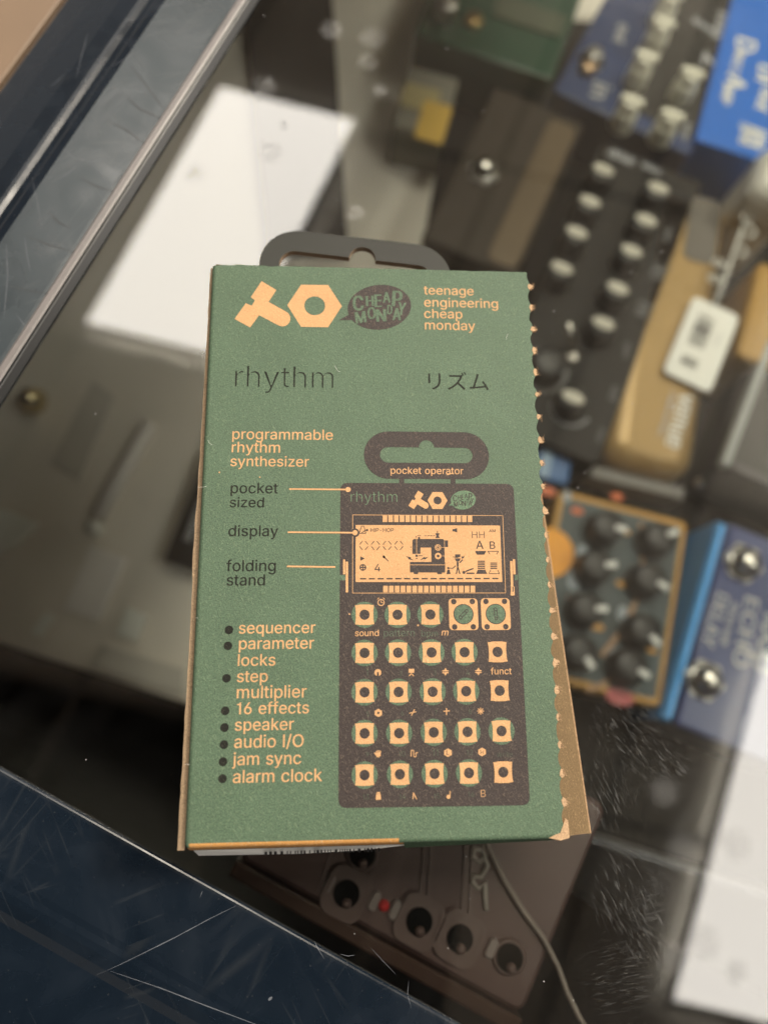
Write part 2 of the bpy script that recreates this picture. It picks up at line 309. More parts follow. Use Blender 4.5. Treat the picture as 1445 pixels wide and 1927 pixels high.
 'a': (389, [[132, -6, 188, -7, 215, 1, 235, 11, 248, 20, 259, 31, 273, 51, 275, 50, 277, 46, 277, 6, 278, 1, 330, 0, 335, 1, 336, 4, 337, 269, 331, 299, 323, 319, 315, 332, 303, 348, 278, 365, 263, 372, 240, 379, 203, 385, 183, 385, 148, 379, 110, 367, 80, 348, 62, 329, 47, 306, 43, 294, 44, 291, 50, 288, 98, 275, 102, 279, 112, 294, 128, 310, 147, 321, 175, 330, 213, 330, 228, 327, 240, 322, 250, 315, 268, 295, 273, 279, 277, 256, 273, 244, 263, 234, 245, 228, 158, 218, 95, 202, 65, 185, 45, 165, 37, 149, 32, 131, 32, 84, 37, 64, 45, 49, 62, 26, 83, 11, 103, 1], [155, 46, 133, 51, 113, 61, 104, 69, 97, 79, 92, 96, 92, 114, 102, 136, 115, 150, 145, 162, 168, 168, 180, 168, 230, 175, 275, 187, 277, 139, 274, 121, 269, 104, 261, 89, 252, 76, 228, 58, 210, 51, 185, 45]]),
 'b': (424, [[201, -6, 255, -7, 285, 1, 310, 14, 333, 31, 350, 51, 361, 67, 378, 104, 389, 152, 389, 177, 391, 187, 389, 199, 389, 227, 381, 264, 366, 302, 343, 336, 330, 348, 310, 362, 285, 375, 268, 380, 228, 385, 220, 383, 203, 383, 175, 375, 153, 360, 134, 342, 118, 320, 115, 320, 114, 504, 112, 507, 108, 508, 58, 508, 55, 506, 54, 502, 54, 4, 55, 2, 60, 1, 110, 2, 111, 7, 112, 54, 115, 58, 120, 55, 139, 29, 152, 17, 183, -1], [198, 49, 175, 56, 160, 66, 144, 82, 129, 104, 120, 132, 114, 159, 114, 219, 125, 262, 137, 287, 151, 304, 165, 315, 185, 325, 213, 330, 228, 330, 255, 325, 275, 315, 291, 302, 303, 287, 311, 274, 324, 237, 329, 202, 329, 177, 324, 142, 313, 109, 298, 84, 281, 67, 260, 54, 240, 48, 220, 47]]),
 'c': (396, [[175, -6, 234, -7, 274, 4, 299, 16, 322, 33, 342, 56, 357, 83, 362, 99, 361, 102, 354, 105, 312, 115, 304, 115, 292, 89, 285, 79, 272, 66, 250, 54, 234, 49, 202, 46, 172, 51, 143, 67, 130, 79, 121, 92, 109, 117, 101, 144, 96, 179, 96, 197, 101, 232, 109, 259, 121, 284, 133, 299, 152, 315, 172, 325, 199, 330, 232, 328, 254, 320, 277, 305, 292, 287, 304, 264, 309, 263, 342, 271, 357, 276, 360, 279, 355, 297, 342, 319, 319, 345, 299, 360, 274, 372, 237, 383, 207, 385, 199, 383, 179, 383, 154, 377, 117, 360, 97, 345, 72, 318, 56, 292, 44, 259, 36, 222, 35, 157, 38, 139, 49, 102, 66, 67, 85, 42, 97, 31, 117, 16, 142, 4]]),
 'd': (424, [[165, -6, 222, -7, 242, -1, 257, 6, 274, 18, 288, 32, 304, 55, 309, 58, 313, 54, 313, 7, 315, 2, 367, 1, 371, 2, 373, 4, 373, 502, 372, 506, 369, 508, 317, 508, 312, 507, 311, 504, 309, 320, 307, 320, 304, 323, 282, 352, 249, 375, 222, 383, 204, 383, 197, 385, 189, 383, 169, 383, 134, 372, 114, 362, 92, 345, 74, 325, 64, 309, 46, 272, 36, 224, 35, 154, 44, 114, 51, 92, 64, 67, 74, 51, 102, 23, 119, 11, 139, 1], [182, 49, 159, 56, 143, 67, 128, 82, 116, 99, 111, 109, 101, 144, 96, 179, 96, 199, 101, 234, 109, 262, 121, 287, 133, 302, 149, 315, 169, 325, 197, 330, 212, 330, 239, 325, 259, 315, 280, 297, 292, 279, 302, 257, 310, 222, 311, 197, 313, 189, 311, 182, 310, 157, 302, 122, 292, 99, 283, 84, 264, 66, 244, 54, 224, 48, 204, 47]]),
 'e': (404, [[178, -6, 242, -7, 267, -1, 287, 6, 315, 22, 339, 43, 350, 57, 363, 87, 359, 92, 308, 104, 288, 74, 272, 61, 257, 54, 239, 48, 222, 46, 202, 46, 174, 51, 147, 64, 128, 79, 109, 109, 98, 144, 96, 167, 99, 170, 364, 171, 369, 172, 370, 174, 370, 224, 368, 244, 357, 282, 340, 317, 330, 329, 313, 347, 292, 362, 264, 375, 232, 383, 214, 383, 204, 385, 197, 383, 177, 383, 154, 377, 124, 365, 99, 348, 80, 329, 58, 297, 44, 259, 36, 222, 35, 157, 38, 139, 46, 107, 61, 74, 80, 47, 97, 31, 109, 21, 142, 4], [99, 221, 96, 224, 101, 249, 108, 269, 120, 289, 142, 310, 157, 320, 169, 325, 194, 330, 217, 330, 232, 327, 242, 325, 264, 313, 283, 294, 290, 284, 300, 264, 308, 234, 308, 224, 306, 222, 302, 221]]),
 'f': (254, [[82, 3, 136, 1, 141, 3, 143, 5, 143, 322, 144, 325, 149, 326, 221, 326, 226, 328, 228, 330, 228, 373, 226, 377, 149, 379, 144, 380, 143, 438, 153, 458, 161, 466, 171, 471, 184, 474, 206, 474, 226, 470, 232, 482, 242, 518, 239, 522, 229, 526, 211, 529, 166, 529, 139, 521, 116, 508, 99, 491, 86, 468, 80, 442, 79, 380, 74, 379, 14, 379, 9, 377, 8, 375, 8, 332, 9, 328, 74, 326, 79, 325, 80, 322, 80, 8]]),
 'g': (425, [[170, -148, 239, -149, 277, -141, 297, -134, 319, -121, 337, -107, 355, -83, 362, -68, 370, -41, 373, -21, 373, 372, 372, 377, 369, 378, 315, 377, 313, 372, 313, 324, 312, 320, 309, 319, 288, 347, 277, 358, 259, 370, 244, 377, 219, 383, 174, 383, 157, 380, 129, 370, 102, 353, 74, 325, 64, 309, 49, 279, 36, 227, 36, 157, 41, 127, 49, 104, 61, 79, 87, 46, 117, 24, 147, 11, 172, 6, 219, 6, 234, 9, 259, 19, 284, 38, 304, 65, 307, 67, 310, 64, 310, -23, 307, -38, 300, -56, 293, -66, 269, -84, 252, -91, 227, -97, 184, -97, 169, -94, 144, -84, 126, -71, 102, -43, 84, -50, 54, -68, 52, -73, 64, -91, 89, -116, 104, -126, 124, -136, 147, -144], [197, 59, 169, 64, 152, 71, 142, 78, 122, 99, 109, 121, 104, 137, 98, 159, 95, 199, 98, 209, 98, 224, 106, 257, 114, 274, 134, 302, 147, 312, 164, 322, 182, 328, 209, 331, 229, 327, 252, 320, 267, 311, 285, 292, 305, 252, 313, 209, 313, 179, 308, 144, 300, 119, 282, 91, 269, 79, 247, 66, 229, 61, 212, 58]]),
 'h': (410, [[55, 3, 108, 1, 112, 3, 114, 5, 114, 240, 117, 260, 125, 280, 132, 292, 148, 309, 173, 323, 198, 329, 225, 329, 245, 323, 260, 316, 279, 298, 288, 280, 294, 262, 296, 245, 297, 5, 298, 3, 303, 1, 350, 1, 355, 3, 356, 5, 356, 265, 351, 295, 343, 315, 330, 338, 308, 360, 280, 376, 248, 384, 208, 384, 176, 375, 148, 359, 129, 340, 118, 322, 115, 322, 114, 502, 113, 507, 110, 509, 60, 509, 55, 507, 54, 505, 54, 8]]),
 'i': (167, [[54, 3, 106, 1, 111, 3, 112, 5, 113, 373, 111, 377, 109, 379, 59, 379, 54, 377, 53, 375, 53, 8], [70, 445, 94, 444, 104, 447, 115, 455, 124, 470, 125, 492, 122, 502, 109, 516, 101, 521, 91, 524, 74, 523, 61, 518, 46, 502, 43, 492, 43, 470, 54, 454]]),
 'j': (167, [[-10, -143, -2, -144, 8, -142, 30, -141, 63, -131, 80, -119, 90, -109, 103, -88, 111, -63, 114, -45, 114, 372, 113, 377, 110, 378, 58, 379, 53, 377, 52, 375, 51, -48, 43, -68, 30, -81, 13, -86, -10, -88, -11, -138], [69, 445, 93, 444, 103, 447, 114, 455, 123, 467, 126, 480, 123, 497, 114, 512, 100, 520, 90, 523, 78, 524, 65, 520, 53, 511, 45, 500, 41, 490, 42, 472, 50, 459, 59, 450]]),
 'k': (381, [[55, 3, 108, 1, 113, 3, 114, 138, 116, 142, 131, 158, 153, 175, 159, 173, 292, 3, 298, 1, 368, 3, 368, 5, 360, 16, 202, 215, 204, 220, 354, 373, 356, 377, 348, 379, 284, 377, 181, 275, 173, 264, 124, 215, 120, 212, 116, 212, 114, 218, 114, 502, 113, 507, 110, 509, 60, 509, 55, 507, 54, 505, 54, 8]]),
 'l': (164, [[54, 0, 113, 0, 113, 509, 54, 509]]),
 'm': (610, [[55, 3, 108, 1, 112, 3, 114, 5, 114, 250, 117, 267, 125, 288, 131, 298, 148, 314, 163, 323, 180, 329, 198, 331, 223, 328, 235, 323, 248, 315, 263, 300, 271, 285, 274, 272, 274, 8, 275, 3, 330, 1, 335, 3, 336, 5, 337, 267, 340, 277, 350, 298, 365, 314, 380, 323, 398, 329, 415, 331, 425, 331, 450, 326, 465, 318, 480, 306, 488, 292, 493, 280, 496, 260, 497, 5, 498, 3, 503, 1, 555, 3, 556, 8, 556, 277, 548, 312, 533, 341, 520, 356, 490, 376, 468, 383, 450, 386, 423, 386, 388, 378, 363, 366, 350, 356, 334, 340, 318, 315, 315, 318, 306, 338, 291, 358, 268, 375, 248, 383, 233, 386, 208, 386, 183, 381, 170, 376, 149, 363, 131, 345, 120, 328, 115, 317, 113, 316, 110, 377, 105, 379, 55, 377, 54, 373, 54, 8]]),
 'n': (410, [[55, 3, 108, 1, 112, 3, 114, 5, 114, 240, 117, 260, 125, 280, 132, 292, 148, 309, 173, 323, 198, 329, 225, 329, 245, 323, 260, 316, 279, 298, 288, 280, 294, 262, 296, 245, 297, 5, 298, 3, 303, 1, 350, 1, 355, 3, 356, 267, 351, 295, 338, 325, 329, 340, 308, 360, 280, 376, 250, 384, 210, 384, 195, 381, 178, 376, 149, 360, 129, 340, 118, 322, 113, 319, 110, 377, 105, 379, 60, 379, 55, 377, 54, 8]]),
 'o': (415, [[175, -6, 234, -7, 274, 4, 300, 17, 329, 41, 352, 72, 370, 109, 378, 142, 380, 162, 380, 214, 378, 234, 370, 267, 352, 304, 333, 332, 307, 355, 274, 372, 237, 383, 214, 383, 207, 385, 199, 383, 179, 383, 154, 377, 117, 360, 97, 345, 72, 318, 56, 292, 44, 259, 36, 222, 35, 157, 38, 139, 49, 102, 66, 67, 85, 42, 97, 31, 117, 16, 142, 4], [199, 46, 172, 51, 152, 61, 135, 74, 121, 92, 109, 117, 104, 132, 98, 157, 95, 194, 101, 232, 109, 259, 121, 284, 130, 297, 144, 310, 172, 325, 199, 330, 212, 331, 232, 328, 249, 322, 265, 314, 284, 298, 297, 279, 310, 252, 318, 217, 318, 194, 320, 187, 318, 179, 318, 157, 307, 117, 297, 97, 283, 77, 264, 61, 249, 54, 232, 48, 214, 46]]),
 'p': (424, [[55, -143, 108, -144, 112, -143, 114, -140, 115, 57, 118, 57, 120, 55, 139, 30, 163, 9, 183, -1, 200, -6, 220, -9, 238, -9, 260, -6, 293, 4, 318, 19, 344, 42, 368, 80, 376, 97, 384, 125, 389, 152, 389, 177, 391, 185, 389, 200, 389, 225, 381, 265, 376, 280, 361, 310, 339, 340, 320, 355, 290, 373, 253, 383, 208, 384, 190, 380, 168, 370, 153, 361, 136, 345, 124, 327, 115, 319, 112, 322, 111, 372, 110, 377, 60, 379, 55, 377, 54, 375, 54, -138], [210, 47, 195, 49, 170, 59, 158, 69, 141, 85, 135, 95, 122, 122, 114, 157, 114, 220, 125, 262, 135, 282, 152, 305, 170, 318, 188, 325, 200, 328, 240, 328, 260, 323, 278, 312, 299, 292, 306, 282, 316, 262, 326, 225, 326, 210, 329, 200, 329, 177, 326, 170, 326, 155, 321, 130, 311, 105, 299, 85, 280, 66, 260, 54, 228, 46]]),
 'q': (424, [[312, -143, 367, -144, 371, -143, 373, -140, 373, 375, 371, 377, 367, 379, 315, 377, 313, 372, 313, 322, 309, 319, 307, 320, 290, 342, 272, 361, 242, 378, 217, 384, 172, 383, 157, 380, 129, 370, 102, 353, 74, 326, 64, 310, 51, 285, 41, 255, 36, 225, 36, 152, 41, 122, 51, 92, 64, 67, 87, 36, 114, 14, 139, 2, 164, -6, 187, -9, 204, -9, 212, -7, 224, -6, 249, 2, 272, 16, 288, 32, 304, 55, 307, 57, 309, 57, 310, -138], [194, 47, 164, 54, 147, 64, 128, 82, 116, 100, 106, 122, 98, 157, 98, 172, 95, 182, 98, 222, 109, 262, 119, 282, 125, 292, 144, 311, 164, 323, 184, 328, 227, 328, 249, 320, 272, 306, 287, 288, 296, 272, 305, 247, 310, 222, 311, 197, 313, 190, 311, 182, 310, 157, 300, 115, 290, 95, 272, 72, 259, 62, 239, 52, 212, 46]]),
 'r': (259, [[55, 3, 108, 1, 112, 3, 114, 5, 114, 248, 122, 277, 133, 293, 143, 304, 160, 315, 173, 321, 200, 326, 243, 324, 244, 377, 243, 382, 240, 384, 193, 384, 168, 376, 158, 371, 136, 355, 125, 340, 115, 323, 113, 323, 111, 328, 111, 373, 110, 377, 60, 379, 55, 377, 54, 375, 54, 8]]),
 's': (365, [[147, -6, 213, -7, 238, -1, 268, 10, 294, 27, 307, 39, 321, 62, 329, 84, 332, 112, 329, 132, 321, 152, 306, 173, 278, 192, 261, 200, 238, 207, 149, 229, 121, 246, 110, 264, 110, 289, 122, 309, 136, 320, 146, 325, 178, 333, 198, 333, 213, 330, 233, 322, 252, 307, 263, 289, 266, 282, 271, 278, 321, 289, 322, 294, 319, 307, 311, 322, 297, 342, 281, 357, 261, 370, 231, 380, 188, 386, 178, 383, 158, 383, 133, 377, 108, 367, 86, 353, 66, 333, 55, 314, 47, 287, 47, 262, 52, 239, 63, 219, 82, 199, 113, 181, 143, 171, 231, 150, 248, 140, 261, 128, 266, 117, 267, 92, 258, 76, 244, 62, 228, 54, 198, 46, 166, 46, 151, 49, 131, 56, 121, 63, 107, 77, 95, 102, 91, 105, 51, 98, 38, 94, 37, 87, 45, 64, 56, 46, 71, 28, 91, 14, 111, 4]]),
 't': (227, [[140, -2, 196, -3, 209, 1, 212, 6, 201, 52, 161, 50, 144, 55, 136, 61, 131, 68, 125, 93, 125, 323, 127, 326, 131, 327, 201, 328, 203, 333, 203, 376, 201, 378, 196, 380, 127, 381, 125, 386, 124, 471, 119, 472, 69, 472, 66, 471, 65, 466, 65, 383, 61, 380, 9, 378, 8, 373, 8, 331, 11, 327, 59, 327, 64, 326, 65, 323, 65, 78, 68, 63, 78, 38, 96, 17, 116, 5]]),
 'u': (410, [[154, -3, 205, -4, 220, -1, 240, 7, 261, 20, 281, 40, 295, 63, 298, 63, 300, 3, 305, 1, 350, 1, 355, 3, 356, 372, 355, 377, 303, 379, 298, 377, 297, 375, 296, 142, 293, 122, 281, 92, 274, 82, 260, 69, 238, 57, 215, 51, 183, 51, 163, 57, 140, 71, 124, 92, 117, 112, 114, 130, 114, 375, 112, 377, 108, 379, 60, 379, 55, 377, 54, 110, 60, 82, 70, 57, 78, 44, 93, 26, 113, 12, 126, 5]]),
 'v': (389, [[163, 3, 220, 1, 225, 2, 228, 5, 365, 363, 369, 375, 367, 378, 310, 379, 305, 377, 224, 158, 212, 120, 198, 68, 195, 64, 192, 68, 183, 103, 163, 162, 85, 377, 80, 379, 21, 377, 20, 375, 24, 360, 154, 20]]),
 'w': (567, [[138, 3, 193, 1, 198, 2, 200, 5, 256, 198, 283, 301, 285, 301, 288, 292, 317, 178, 367, 5, 370, 2, 375, 1, 430, 3, 541, 365, 542, 377, 485, 379, 480, 377, 479, 375, 422, 173, 401, 82, 398, 76, 394, 80, 363, 210, 319, 373, 316, 377, 258, 379, 253, 377, 251, 375, 192, 162, 174, 82, 170, 77, 166, 82, 143, 180, 89, 375, 87, 377, 83, 379, 25, 377, 25, 373, 30, 355, 130, 25]]),
 'x': (379, [[25, 3, 86, 1, 93, 4, 156, 98, 185, 150, 188, 152, 194, 148, 218, 105, 286, 3, 291, 1, 354, 3, 351, 10, 230, 182, 225, 192, 344, 368, 348, 375, 348, 377, 286, 379, 281, 377, 223, 290, 194, 238, 191, 236, 188, 238, 156, 292, 101, 377, 96, 379, 33, 377, 35, 370, 154, 195, 149, 185, 43, 32, 28, 10]]),
 'y': (389, [[61, -143, 115, -144, 140, -136, 161, -123, 179, -105, 190, -88, 210, -43, 365, 362, 369, 375, 367, 378, 310, 379, 305, 377, 224, 157, 209, 112, 198, 70, 195, 65, 192, 67, 189, 75, 183, 102, 163, 162, 85, 377, 80, 379, 21, 377, 20, 375, 24, 360, 161, 2, 160, -8, 145, -50, 135, -68, 125, -79, 115, -86, 105, -89, 75, -89, 65, -87, 61, -90, 49, -135, 52, -140]]),
 'z': (380, [[42, 3, 332, 1, 337, 3, 338, 50, 337, 55, 334, 56, 132, 56, 127, 57, 127, 60, 332, 329, 333, 373, 331, 377, 54, 379, 49, 377, 48, 330, 49, 325, 52, 324, 247, 324, 251, 322, 253, 320, 237, 297, 42, 46, 40, 8]]),
 'リ': (350, [[149, -12, 157, -12, 175, -5, 200, 8, 220, 22, 242, 47, 258, 76, 266, 103, 271, 148, 271, 261, 270, 265, 267, 267, 242, 267, 239, 263, 241, 253, 241, 143, 236, 103, 230, 86, 223, 71, 215, 60, 195, 41, 180, 30, 161, 21, 132, 11, 131, 6], [80, 96, 102, 94, 107, 96, 108, 98, 108, 256, 107, 260, 105, 262, 82, 262, 79, 258, 78, 101]]),
 'ズ': (350, [[283, -13, 288, -12, 304, 2, 306, 7, 273, 45, 208, 109, 209, 114, 239, 159, 273, 229, 288, 235, 291, 239, 286, 252, 267, 282, 263, 283, 258, 282, 251, 278, 249, 274, 269, 239, 270, 234, 268, 233, 258, 240, 253, 240, 236, 238, 86, 238, 73, 240, 61, 239, 59, 234, 59, 217, 61, 212, 63, 211, 223, 210, 227, 209, 228, 207, 221, 186, 206, 159, 191, 136, 168, 108, 143, 83, 104, 52, 73, 31, 33, 11, 31, 7, 34, 2, 51, -13, 76, -1, 131, 36, 172, 72, 183, 85, 188, 87, 247, 29], [314, 244, 321, 244, 331, 249, 332, 252, 308, 292, 303, 295, 298, 295, 291, 291, 289, 287]]),
 'ム': (350, [[298, -9, 308, -7, 321, -1, 324, 1, 325, 6, 317, 26, 286, 83, 261, 126, 248, 143, 228, 134, 226, 131, 251, 88, 263, 66, 263, 61, 226, 54, 211, 54, 158, 47, 141, 47, 133, 44, 113, 44, 111, 46, 181, 258, 178, 262, 168, 264, 156, 267, 149, 266, 129, 193, 89, 73, 77, 43, 73, 40, 29, 38, 27, 26, 31, 8, 43, 7, 73, 12, 91, 12, 121, 17, 138, 17, 146, 19, 206, 24, 276, 34, 281, 29, 296, -7]]),
}
_G = {}


def glyph(ch):
    if ch not in _G:
        adv, flatlists = GLYPHS[ch]
        loops = [[(v[i] / 1000.0, v[i + 1] / 1000.0) for i in range(0, len(v), 2)] for v in flatlists]
        area = lambda l: sum(l[i - 1][0] * l[i][1] - l[i][0] * l[i - 1][1] for i in range(len(l)))
        big = max(loops, key=lambda l: abs(area(l)))
        if area(big) < 0:
            loops = [l[::-1] for l in loops]
        _G[ch] = (adv / 1000.0, loops)
    return _G[ch]


def text_width(s, track=0.0):
    return sum((0.22 if c == ' ' else glyph(c)[0]) + track for c in s) - track


def put_text(mb, s, org, xd, yd, z=None, mat=0, fat=0.0, slant=0.0, track=0.0):
    """letters from org along xd (vector of one em) with yd upwards"""
    pen = 0.0
    org, xd, yd = Vector(org), Vector(xd), Vector(yd)
    for c in s:
        if c == ' ':
            pen += 0.22 + track
            continue
        adv, loops = glyph(c)
        L = [inset(l, -fat) if fat else l for l in loops]

        def tf(x, y, pen=pen):
            p = org + xd * (pen + x + slant * y) + yd * y
            return (p.x, p.y, p.z if z is None else z)
        mb.flat(L, 0, mat, tf, True)
        pen += adv + track
    return pen


# ------------------------------------------------------------------ materials


def nodes_of(name):
    m = bpy.data.materials.new(name)
    m.use_nodes = True
    nt = m.node_tree
    return m, nt, nt.nodes["Principled BSDF"], nt.nodes, nt.links


def paint(name, col, rough=0.5, metal=0.0, var=0.15, scale=60.0, bump=0.0, bscale=400.0, spec=0.5, coat=0.0):
    m, nt, b, N, K = nodes_of(name)
    b.inputs['Roughness'].default_value = rough
    b.inputs['Metallic'].default_value = metal
    b.inputs['Specular IOR Level'].default_value = spec
    b.inputs['Coat Weight'].default_value = coat
    tc = N.new('ShaderNodeTexCoord')
    no = N.new('ShaderNodeTexNoise')
    no.inputs['Scale'].default_value = scale
    no.inputs['Detail'].default_value = 5
    K.new(tc.outputs['Object'], no.inputs['Vector'])
    mx = N.new('ShaderNodeMix')
    mx.data_type = 'RGBA'
    mx.inputs[6].default_value = tuple(c * (1 - var) for c in col) + (1,)
    mx.inputs[7].default_value = tuple(min(1, c * (1 + var)) for c in col) + (1,)
    K.new(no.outputs['Fac'], mx.inputs[0])
    K.new(mx.outputs[2], b.inputs['Base Color'])
    mr = N.new('ShaderNodeMapRange')
    mr.inputs[3].default_value = max(0.02, rough * 0.8)
    mr.inputs[4].default_value = min(1, rough * 1.2)
    K.new(no.outputs['Fac'], mr.inputs[0])
    K.new(mr.outputs[0], b.inputs['Roughness'])
    if bump:
        n2 = N.new('ShaderNodeTexNoise')
        n2.inputs['Scale'].default_value = bscale
        K.new(tc.outputs['Object'], n2.inputs['Vector'])
        bp = N.new('ShaderNodeBump')
        bp.inputs['Strength'].default_value = bump
        bp.inputs['Distance'].default_value = 0.001
        K.new(n2.outputs['Fac'], bp.inputs['Height'])
        K.new(bp.outputs[0], b.inputs['Normal'])
    return m


def paper(name, col, grain=0.35, rough=0.62, spec=0.45, fibre=(0.5, 0.42, 0.3), famt=0.25):
    """uncoated board: fine grain, light and dark fibres, a little tooth"""
    m, nt, b, N, K = nodes_of(name)
    b.inputs['Specular IOR Level'].default_value = spec
    tc = N.new('ShaderNodeTexCoord')
    n1 = N.new('ShaderNodeTexNoise')
    n1.inputs['Scale'].default_value = 3600
    n1.inputs['Detail'].default_value = 3
    n1.inputs['Roughness'].default_value = 0.65
    K.new(tc.outputs['Object'], n1.inputs['Vector'])
    n2 = N.new('ShaderNodeTexNoise')
    n2.inputs['Scale'].default_value = 90
    n2.inputs['Detail'].default_value = 4
    K.new(tc.outputs['Object'], n2.inputs['Vector'])
    # fibres: two stretched, warped noises
    fib = []
    for ang, sc, th in ((0.5, (3600, 1100, 1000), 0.66), (-0.9, (3900, 1200, 1000), 0.67), (1.9, (3400, 1000, 1000), 0.66)):
        mp = N.new('ShaderNodeMapping')
        mp.inputs['Rotation'].default_value = (0, 0, ang)
        mp.vector_type = 'TEXTURE'
        mp.inputs['Scale'].default_value = tuple(1.0 / q for q in sc)
        K.new(tc.outputs['Object'], mp.inputs[0])
        nf = N.new('ShaderNodeTexNoise')
        nf.inputs['Scale'].default_value = 1.0
        nf.inputs['Detail'].default_value = 1
        nf.inputs['Distortion'].default_value = 0.8
        K.new(mp.outputs[0], nf.inputs['Vector'])
        r = N.new('ShaderNodeMapRange')
        r.inputs[1].default_value = th - 0.07
        r.inputs[2].default_value = th + 0.05
        K.new(nf.outputs['Fac'], r.inputs[0])
        fib.append(r)
    ad = N.new('ShaderNodeMath')
    ad.operation = 'MAXIMUM'
    K.new(fib[0].outputs[0], ad.inputs[0])
    K.new(fib[1].outputs[0], ad.inputs[1])
    mx = N.new('ShaderNodeMix')
    mx.data_type = 'RGBA'
    mx.inputs[6].default_value = tuple(c * (1 - grain) for c in col) + (1,)
    mx.inputs[7].default_value = tuple(min(1, c * (1 + grain)) for c in col) + (1,)
    rg = N.new('ShaderNodeMapRange')
    rg.inputs[1].default_value = 0.30
    rg.inputs[2].default_value = 0.70
    K.new(n1.outputs['Fac'], rg.inputs[0])
    K.new(rg.outputs[0], mx.inputs[0])
    m2 = N.new('ShaderNodeMix')
    m2.data_type = 'RGBA'
    m2.blend_type = 'MULTIPLY'
    m2.inputs[0].default_value = 1.0
    r2 = N.new('ShaderNodeMapRange')
    r2.inputs[3].default_value = 0.86
    r2.inputs[4].default_value = 1.14
    K.new(n2.outputs['Fac'], r2.inputs[0])
    K.new(mx.outputs[2], m2.inputs[6])
    K.new(r2.outputs[0], m2.inputs[7])
    fm = N.new('ShaderNodeMath')
    fm.operation = 'MULTIPLY'
    fm.inputs[1].default_value = famt
    K.new(ad.outputs[0], fm.inputs[0])
    m3_ = N.new('ShaderNodeMix')
    m3_.data_type = 'RGBA'
    m3_.inputs[7].default_value = tuple(fibre) + (1,)
    K.new(fm.outputs[0], m3_.inputs[0])
    K.new(m2.outputs[2], m3_.inputs[6])
    dk = N.new('ShaderNodeMath')
    dk.operation = 'MULTIPLY'
    dk.inputs[1].default_value = famt * 1.2
    K.new(fib[2].outputs[0], dk.inputs[0])
    m4 = N.new('ShaderNodeMix')
    m4.data_type = 'RGBA'
    m4.inputs[7].default_value = tuple(c * 0.35 for c in col) + (1,)
    K.new(dk.outputs[0], m4.inputs[0])
    K.new(m3_.outputs[2], m4.inputs[6])
    K.new(m4.outputs[2], b.inputs['Base Color'])
    b.inputs['Roughness'].default_value = rough
    bp = N.new('ShaderNodeBump')
    bp.inputs['Strength'].default_value = 0.55
    bp.inputs['Distance'].default_value = 0.0001
    hh = N.new('ShaderNodeMath')
    hh.operation = 'ADD'
    K.new(n1.outputs['Fac'], hh.inputs[0])
    K.new(ad.outputs[0], hh.inputs[1])
    h2 = N.new('ShaderNodeMath')
    h2.operation = 'MULTIPLY_ADD'
    h2.inputs[1].default_value = 5.0
    K.new(n2.outputs['Fac'], h2.inputs[0])
    K.new(hh.outputs[0], h2.inputs[2])
    K.new(h2.outputs[0], bp.inputs['Height'])
    K.new(bp.outputs[0], b.inputs['Normal'])
    return m


def glow(name, col, strength):
    m, nt, b, N, K = nodes_of(name)
    b.inputs['Base Color'].default_value = (0.8, 0.8, 0.8, 1)
    b.inputs['Emission Color'].default_value = tuple(col) + (1,)
    b.inputs['Emission Strength'].default_value = strength
    return m


GREEN = paper("green_board", (0.063, 0.105, 0.066), 0.50, 0.6, 0.35, (0.24, 0.31, 0.19), 0.20)
KRAFT = paper("unprinted_kraft", (0.49, 0.285, 0.142), 0.10, 0.75, 0.2, (0.75, 0.5, 0.28), 0.2)
TORN = paper("torn_kraft", (0.40, 0.270, 0.165), 0.25, 0.85, 0.15, (0.6, 0.42, 0.26), 0.4)
DARK = paper("dark_ink", (0.032, 0.0245, 0.0235), 0.60, 0.6, 0.3, (0.20, 0.15, 0.12), 0.28)
DARKTEXT = paper("black_ink", (0.013, 0.014, 0.0115), 0.30, 0.7, 0.15, (0.10, 0.10, 0.07), 0.2)
PALEGREEN = paper("thin_green_ink", (0.085, 0.15, 0.09), 0.34, 0.6, 0.35, (0.28, 0.34, 0.2), 0.30)
FAINT = paper("faint_green_ink", (0.058, 0.074, 0.055), 0.34, 0.6, 0.3, (0.28, 0.34, 0.2), 0.30)
SHADEKRAFT = paper("shaded_kraft", (0.125, 0.085, 0.045), 0.25, 0.9, 0.12, (0.34, 0.24, 0.13), 0.35)  # kraft darkened in colour for the shade on the right flap
BAND = paper("ochre_band", (0.46, 0.235, 0.075), 0.12, 0.75, 0.2)
STICK = paint("white_sticker_paper", (0.74, 0.74, 0.72), 0.5, 0, 0.05, 500)
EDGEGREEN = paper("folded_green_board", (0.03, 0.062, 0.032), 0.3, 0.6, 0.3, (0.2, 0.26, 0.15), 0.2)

# ================================================================== the setting
SHELF = -0.30
CARPET = paint("brown_carpet", (0.30, 0.19, 0.105), 0.95, 0, 0.35, 90, 0.6, 300, 0.1)
TILE = paint("ceiling_board", (0.64, 0.62, 0.57), 0.9, 0, 0.15, 20, 0.2, 120, 0.1)
TBAR = paint("ceiling_grid_metal", (0.25, 0.24, 0.22), 0.6)
DARK_SHEET = paint("dark_sheet_black", (0.02, 0.019, 0.018), 0.8)  # for the added dark sheet below the ceiling

mb = MB()
mb.add([(-4, -4, -1.0), (4, -4, -1.0), (4, 4.5, -1.0), (-4, 4.5, -1.0)], [[0, 1, 2, 3]])
tag(mb.build("floor", CARPET), kind="structure")

# ceiling panels: where the mirrored ones hang
q0, q1, q2 = M(415, 165), M(668, 228), M(145, 640)
ax = (q1 - q0).normalized()
ay = (q0 - q2).normalized()
PW = (q1 - q0).length
PL = PW * 2.05
EMIT = glow("lamp_diffuser", (1.0, 0.94, 0.85), 10.2)
LFRAME = paint("white_lamp_frame", (0.75, 0.75, 0.73), 0.5)


